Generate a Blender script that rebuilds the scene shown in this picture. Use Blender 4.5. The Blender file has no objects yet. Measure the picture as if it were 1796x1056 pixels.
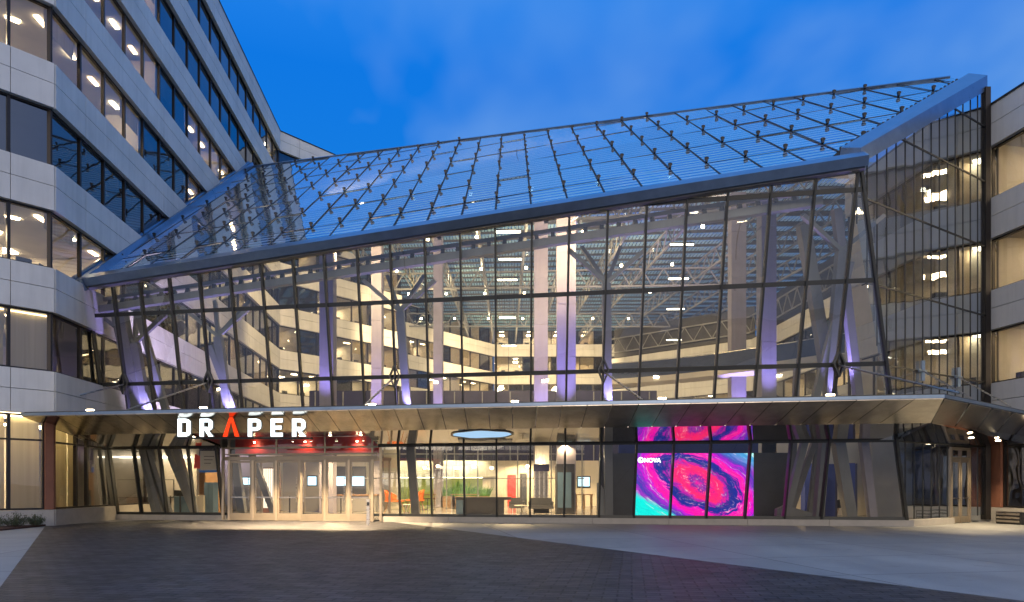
import bpy, math, random
from mathutils import Vector as V
random.seed(7)
SC = bpy.context.scene
COL = SC.collection
F = 1240.0                      # focal length in pixels of a 1796 px wide frame
EYE = 1.55
HORIZ = 853.0

# ------------------------------------------------------------------ camera
cam_d = bpy.data.cameras.new('camera'); cam = bpy.data.objects.new('camera', cam_d); COL.objects.link(cam)
cam.location = (0, 0, EYE); cam.rotation_euler = (math.radians(90), 0, 0)
cam_d.sensor_width = 36.0; cam_d.lens = F / 1796 * 36.0
cam_d.shift_y = (HORIZ - 528) / 1796
cam_d.clip_start = 0.1; cam_d.clip_end = 3000
SC.camera = cam

# ------------------------------------------------------------------ render settings
SC.render.engine = 'CYCLES'
SC.cycles.use_denoising = True
SC.cycles.max_bounces = 8
SC.cycles.diffuse_bounces = 3
SC.cycles.glossy_bounces = 4
SC.cycles.transmission_bounces = 4
SC.cycles.transparent_max_bounces = 24
SC.cycles.sample_clamp_indirect = 3.0
SC.cycles.caustics_reflective = False
SC.cycles.caustics_refractive = False
SC.view_settings.view_transform = 'Standard'
SC.view_settings.look = 'None'
SC.view_settings.exposure = 0.22
SC.view_settings.gamma = 1.0

# ------------------------------------------------------------------ node helper
class NT:
    def __init__(s, tree): s.t = tree; s.n = tree.nodes; s.l = tree.links
    def new(s, typ, **kw):
        n = s.n.new(typ)
        for k, v in kw.items():
            if k.startswith('i_'):
                n.inputs[k[2:].replace('_', ' ')].default_value = v
            else: setattr(n, k, v)
        return n
    def link(s, a, b): s.l.new(a, b)
    def put(s, sock, v):
        if hasattr(v, 'is_output') or isinstance(v, bpy.types.NodeSocket): s.l.new(v, sock)
        else: sock.default_value = v
    def math(s, op, a, b=0.0, c=None, clamp=False):
        n = s.n.new('ShaderNodeMath'); n.operation = op; n.use_clamp = clamp
        s.put(n.inputs[0], a); s.put(n.inputs[1], b)
        if c is not None: s.put(n.inputs[2], c)
        return n.outputs[0]
    def vmath(s, op, a, b=(0, 0, 0)):
        n = s.n.new('ShaderNodeVectorMath'); n.operation = op
        s.put(n.inputs[0], a); s.put(n.inputs[1], b)
        return n.outputs['Value'] if op in ('DOT_PRODUCT', 'LENGTH') else n.outputs['Vector']
    def mix(s, f, a, b, blend='MIX'):
        n = s.n.new('ShaderNodeMix'); n.data_type = 'RGBA'; n.blend_type = blend
        s.put(n.inputs[0], f); s.put(n.inputs[6], a); s.put(n.inputs[7], b)
        return n.outputs[2]
    def ramp(s, f, stops, interp='LINEAR'):
        n = s.n.new('ShaderNodeValToRGB'); n.color_ramp.interpolation = interp
        e = n.color_ramp.elements
        e[0].position, e[0].color = stops[0][0], stops[0][1]
        e[1].position, e[1].color = stops[-1][0], stops[-1][1]
        for p, c in stops[1:-1]:
            x = e.new(p); x.color = c
        s.put(n.inputs[0], f); return n.outputs[0]
    def noise(s, vec, scale, detail=3.0, rough=0.5, dist=0.0):
        n = s.n.new('ShaderNodeTexNoise')
        if vec is not None: s.put(n.inputs['Vector'], vec)
        n.inputs['Scale'].default_value = scale; n.inputs['Detail'].default_value = detail
        n.inputs['Roughness'].default_value = rough; n.inputs['Distortion'].default_value = dist
        return n.outputs['Fac']
    def scale(s, vec, sc):
        n = s.n.new('ShaderNodeMapping'); n.inputs['Scale'].default_value = sc
        s.put(n.inputs['Vector'], vec); return n.outputs[0]
def c4(r, g, b): return (r, g, b, 1.0)

# ------------------------------------------------------------------ world: blue hour, afterglow behind the camera
world = bpy.data.worlds.new('World'); SC.world = world; world.use_nodes = True
W = NT(world.node_tree); W.n.clear()
wout = W.new('ShaderNodeOutputWorld'); wbg = W.new('ShaderNodeBackground')
tc = W.new('ShaderNodeTexCoord').outputs['Generated']
nd = W.vmath('NORMALIZE', tc)
sep = W.new('ShaderNodeSeparateXYZ'); W.link(nd, sep.inputs[0])
dx, dy, dz = sep.outputs
sky = W.new('ShaderNodeTexSky'); sky.sky_type = 'NISHITA'; sky.sun_disc = False
sky.sun_elevation = math.radians(1.5); sky.sun_rotation = math.radians(180); sky.ozone_density = 3.0
blue = W.ramp(dz, [(0.0, c4(.05, .18, .46)), (0.25, c4(.006, .18, .60)), (0.5, c4(.002, .155, .65)), (0.75, c4(.04, .27, .80)), (1.0, c4(.22, .42, .82))])
glow = W.ramp(dz, [(0.0, c4(.90, .80, .74)), (0.2, c4(1.08, 1.0, .96)), (0.45, c4(1.18, 1.16, 1.18)), (0.75, c4(.70, .76, .95)), (1.0, c4(.25, .42, .80))])
back = W.math('SMOOTHSTEP' if False else 'MULTIPLY_ADD', dy, -1.35, -0.22, clamp=True)
base = W.mix(back, blue, glow)
# soft clouds: noise on the cloud-layer plane
zz = W.math('MAXIMUM', dz, 0.08)
cx = W.math('DIVIDE', dx, zz); cy = W.math('DIVIDE', dy, zz)
cmb = W.new('ShaderNodeCombineXYZ'); W.link(cx, cmb.inputs[0]); W.link(cy, cmb.inputs[1])
cvec = W.new('ShaderNodeMapping'); cvec.inputs['Location'].default_value = (9.1, 4.4, 0); cvec.inputs['Rotation'].default_value = (0, 0, 0.5)
cvec.inputs['Scale'].default_value = (1.0, .6, 1)
W.link(cmb.outputs[0], cvec.inputs[0])
n1 = W.noise(cvec.outputs[0], 0.95, 4.5, 0.52, 0.35)
cl = W.ramp(n1, [(0.50, c4(0, 0, 0)), (0.68, c4(1, 1, 1))])
cl2 = W.math('MULTIPLY', cl, 0.66)
clcol = W.mix(back, c4(.20, .38, .70), c4(.60, .50, .52))
full = W.mix(cl2, base, clcol)
nsh = W.mix(1.0, full, W.mix(1.0, sky.outputs[0], c4(.012, .012, .012), 'MULTIPLY'), 'ADD')
W.link(nsh, wbg.inputs[0]); wbg.inputs[1].default_value = 1.0
W.link(wbg.outputs[0], wout.inputs[0])
# the last warm light of the set sun, low behind the camera: very weak and broad
sd = bpy.data.lights.new('sun', 'SUN'); sd.energy = 0.25; sd.angle = math.radians(20); sd.color = (1, .82, .68)
so = bpy.data.objects.new('sun', sd); COL.objects.link(so)
so.rotation_euler = (math.radians(80), 0, math.radians(-8))

# ------------------------------------------------------------------ materials
MATS = {}
def mat(name):
    m = bpy.data.materials.new(name); m.use_nodes = True
    t = NT(m.node_tree); t.n.clear()
    out = t.new('ShaderNodeOutputMaterial'); MATS[name] = m
    return m, t, out
def pbr(name, col, rough=.5, metal=0.0, var=0.12, vs=1.5, bump=0.0, bs=20.0, spec=.5, stretch=(1, 1, 1), island=0.0, streak=0.0):
    m, t, out = mat(name)
    p = t.new('ShaderNodeBsdfPrincipled')
    p.inputs['Roughness'].default_value = rough; p.inputs['Metallic'].default_value = metal
    p.inputs['Specular IOR Level'].default_value = spec
    oc = t.new('ShaderNodeTexCoord').outputs['Object']
    sc_ = t.scale(oc, stretch)
    n = t.noise(sc_, vs, 5.0, .6)
    lo = c4(*[c * (1 - var) for c in col]); hi = c4(*[min(1, c * (1 + var)) for c in col])
    colr = t.ramp(n, [(0.3, lo), (0.7, hi)])
    if island:
        g_ = t.new('ShaderNodeNewGeometry')
        colr = t.mix(1.0, colr, t.ramp(g_.outputs['Random Per Island'], [(0, c4(1 - island, 1 - island, 1 - island * .9)), (1, c4(1 + island * .6, 1 + island * .55, 1 + island * .5))]), 'MULTIPLY')
    if streak:
        s1 = t.noise(t.scale(oc, (3.2, 3.2, .22)), 1.0, 5.0, .65); s2 = t.noise(t.scale(oc, (.5, .5, .5)), 1.0, 4.0)
        sm_ = t.math('MULTIPLY', s1, s2)
        colr = t.mix(1.0, colr, t.ramp(sm_, [(.10, c4(1 - streak, 1 - streak, 1 - streak * 1.05)), (.30, c4(1, 1, 1))]), 'MULTIPLY')
    t.link(colr, p.inputs['Base Color'])
    if rough > .12:
        t.link(t.math('MULTIPLY_ADD', n, .12, rough - .06), p.inputs['Roughness'])
    if bump:
        b = t.new('ShaderNodeBump'); b.inputs['Strength'].default_value = bump; b.inputs['Distance'].default_value = .02
        t.link(t.noise(sc_, bs, 3.0), b.inputs['Height']); t.link(b.outputs[0], p.inputs['Normal'])
    t.link(p.outputs[0], out.inputs[0]); return m
def emit(name, col, strength):
    m, t, out = mat(name); e = t.new('ShaderNodeEmission'); e.inputs[0].default_value = c4(*col); e.inputs[1].default_value = strength
    t.link(e.outputs[0], out.inputs[0]); return m
def glass(name, tint, ior=1.55, refl=1.0, warp=.06, ws=.7, rough=0.0):
    m, t, out = mat(name)
    tr = t.new('ShaderNodeBsdfTransparent'); tr.inputs[0].default_value = c4(*tint)
    gl = t.new('ShaderNodeBsdfGlossy'); gl.inputs['Roughness'].default_value = rough; gl.inputs[0].default_value = c4(.95, .97, 1)
    oc = t.new('ShaderNodeTexCoord').outputs['Object']
    b = t.new('ShaderNodeBump'); b.inputs['Strength'].default_value = warp; b.inputs['Distance'].default_value = .2
    t.link(t.noise(oc, ws, 1.0), b.inputs['Height']); t.link(b.outputs[0], gl.inputs['Normal'])
    fr = t.new('ShaderNodeFresnel'); fr.inputs[0].default_value = ior
    geo = t.new('ShaderNodeNewGeometry')
    # same reflectance from both sides of a sheet
    lw = t.new('ShaderNodeLayerWeight'); lw.inputs[0].default_value = .5
    f0 = ((ior - 1) / (ior + 1)) ** 2 * 2
    facing = lw.outputs['Facing']
    p5 = t.math('POWER', facing, 5.0)
    fac = t.math('MULTIPLY', t.math('MULTIPLY_ADD', p5, 1 - f0, f0), refl, clamp=True)
    t.n.remove(fr)
    mx = t.new('ShaderNodeMixShader'); t.link(fac, mx.inputs[0]); t.link(tr.outputs[0], mx.inputs[1]); t.link(gl.outputs[0], mx.inputs[2])
    t.link(mx.outputs[0], out.inputs[0]); return m

CREAM = pbr('precast_panel', (.72, .70, .65), .75, var=.05, vs=.8, bump=.10, bs=60, island=.05, streak=.15)
FRAME = pbr('dark_bronze_frame', (.035, .03, .028), .35, .6)
SEAM = pbr('silicone_seam', (.018, .022, .03), .7)
DARKM = pbr('dark_soffit', (.045, .042, .04), .25, .6)
FRAMEG = pbr('mullion_metal', (.06, .062, .06), .4, .6, var=.1)
STEEL = pbr('painted_steel', (.27, .27, .265), .38, .1, var=.10, vs=.6, streak=.2)
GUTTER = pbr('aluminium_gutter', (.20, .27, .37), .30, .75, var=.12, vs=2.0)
BLACK = pbr('black_metal', (.02, .02, .022), .4)
GLASS = glass('clear_glass', (.88, .90, .86), 1.75, 1.1, .09, .6)
GLASS_LOW = glass('lobby_glass', (.92, .93, .91), 1.5, 1.0, .03, .5)
OFFG = glass('office_glass', (.70, .67, .62), 1.62, 1.0, .05, .6)
SIDEG = glass('side_glass', (.56, .68, .82), 2.3, 1.15, .08, .9)
OFFD = glass('office_glass_tinted', (.28, .27, .27), 1.75, 1.0, .05, .6)
def polished(name, col, rough, warp=.15):
    m, t, out = mat(name)
    p = t.new('ShaderNodeBsdfPrincipled'); p.inputs['Metallic'].default_value = 1.0
    oc = t.new('ShaderNodeTexCoord').outputs['Object']
    n = t.noise(oc, .35, 2.0); n2 = t.noise(t.scale(oc, (1, 1, 1)), 4.0, 5.0)
    t.link(t.ramp(n2, [(.3, c4(*[c * .95 for c in col])), (.7, c4(*col))]), p.inputs['Base Color'])
    if rough > .1:
        oi = t.new('ShaderNodeObjectInfo'); bc = t.mix(1.0, t.ramp(n2, [(.3, c4(*[c * .9 for c in col])), (.7, c4(*col))]), t.ramp(oi.outputs['Random'], [(0, c4(.78, .78, .8)), (1, c4(1.2, 1.18, 1.12))]), 'MULTIPLY')
        sm_ = t.noise(t.scale(oc, (1.2, 1.2, 1.2)), 1.3, 6.0, .7); bc = t.mix(1.0, bc, t.ramp(sm_, [(.35, c4(.72, .71, .70)), (.6, c4(1, 1, 1))]), 'MULTIPLY'); t.link(bc, p.inputs['Base Color'])
    t.link(t.math('MULTIPLY_ADD', n2, .06, rough), p.inputs['Roughness'])
    b = t.new('ShaderNodeBump'); b.inputs['Strength'].default_value = warp; b.inputs['Distance'].default_value = .15
    t.link(n, b.inputs['Height']); t.link(b.outputs[0], p.inputs['Normal'])
    t.link(p.outputs[0], out.inputs[0]); return m
FASCIA = polished('stainless_fascia', (.54, .51, .465), .17, .10)
MIRROR = polished('mirror_soffit', (.62, .60, .56), .015, .12)
INT_WALL = pbr('office_wall', (.76, .69, .56), .8, var=.05)
INT_CEIL = pbr('office_ceiling', (.70, .66, .56), .85, var=.04)
INT_FLOOR = pbr('office_carpet', (.14, .13, .12), .9, var=.2)
def blind_mat():
    m, t, out = mat('roller_blind'); oc = t.new('ShaderNodeTexCoord').outputs['Object']
    n = t.noise(t.scale(oc, (5, 5, .15)), 1.0, 3.0); col = t.ramp(n, [(.3, c4(.60, .54, .38)), (.7, c4(.74, .68, .50))])
    a = t.new('ShaderNodeBsdfDiffuse'); b = t.new('ShaderNodeBsdfTranslucent'); t.link(col, a.inputs[0]); t.link(col, b.inputs[0])
    x = t.new('ShaderNodeMixShader'); x.inputs[0].default_value = .5; t.link(a.outputs[0], x.inputs[1]); t.link(b.outputs[0], x.inputs[2]); t.link(x.outputs[0], out.inputs[0]); return m
BLIND = blind_mat()
def lamp_mat():
    m, t, out = mat('office_light'); e = t.new('ShaderNodeEmission'); g_ = t.new('ShaderNodeNewGeometry'); r = g_.outputs['Random Per Island']
    t.link(t.ramp(r, [(0, c4(1, .70, .36)), (1, c4(1, .86, .62))]), e.inputs[0]); t.link(t.math('MULTIPLY_ADD', r, 26.0, 18.0), e.inputs[1]); t.link(e.outputs[0], out.inputs[0]); return m
OFFLIGHT = lamp_mat()
DOWN = emit('downlight', (1.0, .80, .5), 30.0)
BLINDL = emit('blind_fill', (1.0, .80, .45), 14.0)
OVAL = emit('oval_reflection_glow', (.42, .66, .92), .85)  # reflection in the mirror soffit, put in as a glowing colour
BLINDS = emit('blind_fill_soft', (1.0, .80, .45), 6.0)
DOWN2 = emit('globe_glow', (1.0, .80, .5), 14.0)
PEND = emit('pendant_glow', (1.0, .9, .68), 12.0)
WHITE = pbr('white_wall', (.72, .65, .52), .7, var=.04)
GREYW = pbr('grey_wall', (.36, .34, .32), .7, var=.06)
NAVY = pbr('navy_panel', (.022, .02, .062), .35, var=.15)
NAVY2 = pbr('blue_panel', (.02, .04, .22), .5, var=.15)
WOOD = pbr('wood', (.36, .21, .11), .5, var=.2, vs=3, stretch=(1, 1, 8))
RED = pbr('red_panel', (.75, .05, .035), .5, var=.06)
ORANGE = pbr('orange_fabric', (.6, .14, .03), .8)
CHAR = pbr('charcoal', (.045, .045, .05), .5, var=.2)
COLUMN = pbr('column_cladding', (.34, .31, .36), .45, var=.05, streak=.15, island=.10)
TEAL = pbr('grey_blue_cabinet', (.10, .17, .24), .5)
CHROME = pbr('brushed_steel', (.62, .58, .52), .28, 1.0, var=.1, stretch=(1, 1, 12))
BRONZED = pbr('door_metal', (.42, .35, .26), .35, .7, var=.1)
STONE = pbr('plinth_stone', (.42, .39, .35), .6, var=.1, vs=3)
BROWN = pbr('terracotta_pier', (.22, .09, .055), .7, var=.15)
MULCH = pbr('mulch', (.07, .03, .02), .95, var=.5, vs=12, bump=1.0, bs=25)
LEAF = pbr('shrub_leaf', (.055, .075, .03), .6, var=.4, vs=6)
LEAF2 = pbr('indoor_leaf', (.10, .24, .04), .6, var=.4, vs=6)
TWIG = pbr('twig', (.08, .05, .03), .8)
LETW = emit('letter_face', (.86, .97, 1.0), 2.2)
LETR = emit('letter_face_red', (1.0, .055, .012), 1.25)
LETS = pbr('letter_return', (.30, .33, .36), .4)
LETSR = pbr('letter_return_red', (.35, .03, .01), .4)
SCRW = emit('display', (.55, .85, 1.0), 2.2)
SCRT = emit('display_text', (1, 1, 1), 4.0)
SLAT = emit('light_slat', (1.0, .85, .62), 1.6)
COVE = emit('cove_light', (1.0, .85, .6), 12.0)
GLAZED = pbr('slate_glass', (.07, .09, .15), .12, var=.1)
GREENW = pbr('green_wall', (.42, .50, .12), .7, var=.25, vs=2)

def ground_mats():
    # concrete slab paving with score joints
    m, t, out = mat('concrete_paving')
    oc = t.new('ShaderNodeTexCoord').outputs['Object']
    p = t.new('ShaderNodeBsdfPrincipled')
    br = t.new('ShaderNodeTexBrick'); br.offset = 0.0; br.squash = 1.0
    mp = t.new('ShaderNodeMapping'); mp.inputs['Rotation'].default_value = (0, 0, math.radians(-9.6)); t.link(oc, mp.inputs[0])
    wv = t.vmath('ADD', mp.outputs[0], (0.5, .8, 0)); t.link(wv, br.inputs['Vector'])
    br.inputs['Scale'].default_value = 1.0; br.inputs['Brick Width'].default_value = 4.2; br.inputs['Row Height'].default_value = 3.0
    br.inputs['Mortar Size'].default_value = .018; br.inputs['Mortar Smooth'].default_value = .2; br.inputs['Bias'].default_value = 0
    br.inputs['Color1'].default_value = c4(.31, .31, .30); br.inputs['Color2'].default_value = c4(.37, .365, .35); br.inputs['Mortar'].default_value = c4(.10, .10, .10)
    n = t.noise(t.scale(oc, (1, .35, 1)), .55, 6.0, .65); n2 = t.noise(oc, 30, 3.0)
    c = t.mix(1.0, br.outputs[0], t.ramp(n, [(.25, c4(.62, .63, .66)), (.75, c4(1.12, 1.1, 1.07))]), 'MULTIPLY')
    c = t.mix(1.0, c, t.ramp(n2, [(.2, c4(.88, .88, .88)), (.8, c4(1.1, 1.1, 1.1))]), 'MULTIPLY')
    n5 = t.noise(oc, 1.4, 7.0, .75, .4); c = t.mix(1.0, c, t.ramp(n5, [(.56, c4(1, 1, 1)), (.70, c4(.78, .77, .75))]), 'MULTIPLY')
    t.link(c, p.inputs['Base Color']); t.link(t.math('MULTIPLY_ADD', n, .35, .38), p.inputs['Roughness'])
    b = t.new('ShaderNodeBump'); b.inputs['Strength'].default_value = .25; b.inputs['Distance'].default_value = .01
    t.link(n2, b.inputs['Height']); t.link(b.outputs[0], p.inputs['Normal']); t.link(p.outputs[0], out.inputs[0])
    # dark pavers
    m2, t, out = mat('dark_pavers')
    oc = t.new('ShaderNodeTexCoord').outputs['Object']
    p = t.new('ShaderNodeBsdfPrincipled'); p.inputs['Specular IOR Level'].default_value = .3
    def bricks(rot):
        mp = t.new('ShaderNodeMapping'); mp.inputs['Rotation'].default_value = (0, 0, rot); t.link(oc, mp.inputs[0])
        br = t.new('ShaderNodeTexBrick'); br.offset = .5; t.link(mp.outputs[0], br.inputs['Vector'])
        br.inputs['Scale'].default_value = 1.0; br.inputs['Brick Width'].default_value = .40; br.inputs['Row Height'].default_value = .20
        br.inputs['Mortar Size'].default_value = .016; br.inputs['Mortar Smooth'].default_value = .3
        br.inputs['Color1'].default_value = c4(.024, .025, .030); br.inputs['Color2'].default_value = c4(.070, .072, .082); br.inputs['Mortar'].default_value = c4(.003, .003, .004)
        return br
    br = bricks(math.radians(9.6))
    n = t.noise(t.scale(oc, (.5, 1, 1)), .5, 5.0, .6); n2 = t.noise(oc, 45, 3.0)
    c = t.mix(1.0, br.outputs[0], t.ramp(n, [(.28, c4(.75, .75, .78)), (.72, c4(1.25, 1.22, 1.2))]), 'MULTIPLY')
    n3 = t.noise(oc, .3, 6.0, .72, .6); n4 = t.noise(oc, 2.2, 6.0, .75)
    c = t.mix(1.0, c, t.ramp(n3, [(.32, c4(.68, .68, .70)), (.62, c4(1.12, 1.1, 1.08))]), 'MULTIPLY')
    c = t.mix(1.0, c, t.ramp(n4, [(.58, c4(1, 1, 1)), (.72, c4(.62, .62, .63))]), 'MULTIPLY')
    t.link(c, p.inputs['Base Color']); t.link(t.math('MULTIPLY_ADD', n4, .35, .30), p.inputs['Roughness'])
    b = t.new('ShaderNodeBump'); b.inputs['Strength'].default_value = .7; b.inputs['Distance'].default_value = .012
    h = t.math('MULTIPLY_ADD', n2, .25, t.math('SUBTRACT', 1.0, br.outputs['Fac']))
    t.link(h, b.inputs['Height']); t.link(b.outputs[0], p.inputs['Normal']); t.link(p.outputs[0], out.inputs[0])
    # lobby floor
    m3, t, out = mat('lobby_floor')
    oc = t.new('ShaderNodeTexCoord').outputs['Object']; p = t.new('ShaderNodeBsdfPrincipled')
    br = t.new('ShaderNodeTexBrick'); br.offset = 0; t.link(oc, br.inputs['Vector']); br.inputs['Scale'].default_value = 1.0
    br.inputs['Brick Width'].default_value = 1.2; br.inputs['Row Height'].default_value = 1.2; br.inputs['Mortar Size'].default_value = .006
    br.inputs['Color1'].default_value = c4(.48, .44, .38); br.inputs['Color2'].default_value = c4(.55, .50, .43); br.inputs['Mortar'].default_value = c4(.2, .19, .17)
    t.link(br.outputs[0], p.inputs['Base Color']); p.inputs['Roughness'].default_value = .12; t.link(p.outputs[0], out.inputs[0])
    return m, m2, m3
CONCRETE, PAVER, LFLOOR = ground_mats()

def frit_mat(name, slope_dir, period, refl, dens=.5, cut=.5, f0=.22, tcol=(.72, .80, .84), dcol=(.55, .64, .72)):
    m, t, out = mat(name)
    oc = t.new('ShaderNodeTexCoord').outputs['Object']
    s = t.vmath('DOT_PRODUCT', oc, slope_dir)
    ph = t.math('FRACT', t.math('DIVIDE', s, period))
    band = t.math('LESS_THAN', ph, cut)
    dens_n = t.math('MULTIPLY', band, dens)
    tr = t.new('ShaderNodeBsdfTransparent'); tr.inputs[0].default_value = c4(*tcol)
    df = t.new('ShaderNodeBsdfDiffuse'); df.inputs[0].default_value = c4(*dcol)
    tl = t.new('ShaderNodeBsdfTranslucent'); tl.inputs[0].default_value = c4(.55, .62, .64)
    a = t.new('ShaderNodeMixShader'); a.inputs[0].default_value = .4; t.link(df.outputs[0], a.inputs[1]); t.link(tl.outputs[0], a.inputs[2])
    mx = t.new('ShaderNodeMixShader'); t.link(dens_n, mx.inputs[0]); t.link(tr.outputs[0], mx.inputs[1]); t.link(a.outputs[0], mx.inputs[2])
    gl = t.new('ShaderNodeBsdfGlossy'); gl.inputs['Roughness'].default_value = .02
    b = t.new('ShaderNodeBump'); b.inputs['Strength'].default_value = .10; b.inputs['Distance'].default_value = .2
    t.link(t.noise(oc, .6, 2.0), b.inputs['Height']); t.link(b.outputs[0], gl.inputs['Normal'])
    oi = t.new('ShaderNodeObjectInfo'); t.link(t.ramp(oi.outputs['Random'], [(0, c4(.80, .84, .88)), (1, c4(1, 1, 1))]), gl.inputs[0])
    lw = t.new('ShaderNodeLayerWeight'); lw.inputs[0].default_value = .5
    fac = t.math('MULTIPLY', t.math('MULTIPLY_ADD', t.math('POWER', lw.outputs['Facing'], 4.0), 1.0 - f0 * .8, f0), refl, clamp=True)
    m2 = t.new('ShaderNodeMixShader'); t.link(fac, m2.inputs[0]); t.link(mx.outputs[0], m2.inputs[1]); t.link(gl.outputs[0], m2.inputs[2])
    t.link(m2.outputs[0], out.inputs[0]); return m
RA, RB = .2119, .672                       # roof plane: dH/dX, dH/dY
FRIT = frit_mat('fritted_roof_glass', V((.19, 1.0, .67)).normalized()[:], .46, 1.0, 1.0, .64, .36, (.02, .04, .06), (.46, .66, .78))
CEILP = frit_mat('ceiling_glass', (1.0, 0, 0), .30, .25, .95, .8, .10, (.55, .75, .8), (.30, .50, .52))

def screen_mat():
    m, t, out = mat('video_image')
    oc = t.new('ShaderNodeTexCoord').outputs['Object']           # local x 0..1.9 (width), z 0..1 (height)
    mp = t.new('ShaderNodeMapping'); mp.vector_type = 'TEXTURE'
    mp.inputs['Location'].default_value = (2.72, 0, 1.42); mp.inputs['Rotation'].default_value = (0, math.radians(27), 0)
    mp.inputs['Scale'].default_value = (2.15, 1, 1.12); t.link(oc, mp.inputs[0])
    wob = t.new('ShaderNodeTexNoise'); wob.inputs['Scale'].default_value = 1.1; wob.inputs['Detail'].default_value = 3
    t.link(oc, wob.inputs['Vector'])
    off = t.vmath('SCALE', t.vmath('SUBTRACT', wob.outputs['Color'], (.5, .5, .5)), (0, 0, 0))
    t.n[-1].inputs['Scale'].default_value = .45
    pv = t.vmath('ADD', mp.outputs[0], off)
    sp = t.new('ShaderNodeSeparateXYZ'); t.link(pv, sp.inputs[0])
    x, z = sp.outputs[0], sp.outputs[2]
    r = t.math('SQRT', t.math('ADD', t.math('MULTIPLY', x, x), t.math('MULTIPLY', z, z)))
    th = t.math('ARCTAN2', z, x)
    th2 = t.math('MULTIPLY_ADD', r, 1.3, th)
    cb = t.new('ShaderNodeCombineXYZ'); t.put(cb.inputs[0], t.math('MULTIPLY', t.math('COSINE', th2), 1.3)); t.put(cb.inputs[1], t.math('MULTIPLY', t.math('SINE', th2), 1.3)); t.put(cb.inputs[2], t.math('MULTIPLY', r, 5.5))
    st = t.noise(cb.outputs[0], 1.5, 8.0, .74, 1.0)
    rr = t.math('MULTIPLY_ADD', t.math('SUBTRACT', st, .5), .75, r)
    base = t.ramp(t.math('DIVIDE', rr, 2.4), [
        (0.0, c4(.75, .01, .30)), (.08, c4(.10, .02, .30)), (.13, c4(.85, .01, .18)), (.21, c4(.95, .02, .12)), (.27, c4(.35, .01, .35)), (.30, c4(.01, .02, .20)),
        (.375, c4(.008, .02, .26)), (.40, c4(.75, .0, .42)), (.45, c4(.95, .01, .30)), (.50, c4(.55, .0, .55)), (.55, c4(.20, .02, .45)), (.62, c4(.02, .04, .35)), (.70, c4(.45, .02, .50)), (.80, c4(.05, .30, .60)), (1.0, c4(.0, .75, .70))])
    # cyan corners
    s2 = t.new('ShaderNodeSeparateXYZ'); t.link(oc, s2.inputs[0])
    diag = t.math('ADD', t.math('MULTIPLY', s2.outputs[0], -.55), t.math('MULTIPLY', s2.outputs[2], -1.0))
    lowleft = t.math('MULTIPLY_ADD', t.math('ADD', t.math('MULTIPLY', t.math('SUBTRACT', st, .5), .6), diag), 6.0, 6.4, clamp=True)
    upright = t.math('MULTIPLY_ADD', t.math('SUBTRACT', t.math('MULTIPLY', t.math('SUBTRACT', st, .5), .8), diag), 3.2, -15.0, clamp=True)
    up2 = t.math('MULTIPLY_ADD', t.math('SUBTRACT', t.math('MULTIPLY', t.math('SUBTRACT', st, .5), .8), diag), 5.0, -26.4, clamp=True)
    c = t.mix(lowleft, base, c4(.0, .70, .62)); c = t.mix(t.math('MULTIPLY', upright, .85), c, c4(.02, .30, .60)); c = t.mix(up2, c, c4(.40, .85, .80))
    hl = t.math('MULTIPLY_ADD', st, 9.0, -4.9, clamp=True)
    fine = t.noise(cb.outputs[0], 4.5, 6.0, .7, 1.2)
    hl2 = t.math('MULTIPLY', hl, t.math('MULTIPLY_ADD', fine, 7.0, -3.2, clamp=True))
    c = t.mix(t.math('MULTIPLY', hl2, .9), c, c4(1.0, .62, .66))
    dk = t.math('MULTIPLY_ADD', fine, -7.0, 3.3, clamp=True)
    c = t.mix(t.math('MULTIPLY', dk, .5), c, c4(.03, .01, .22))
    e = t.new('ShaderNodeEmission'); t.link(c, e.inputs[0]); e.inputs[1].default_value = 1.35
    t.link(e.outputs[0], out.inputs[0]); return m
VIDEO = screen_mat()

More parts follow.
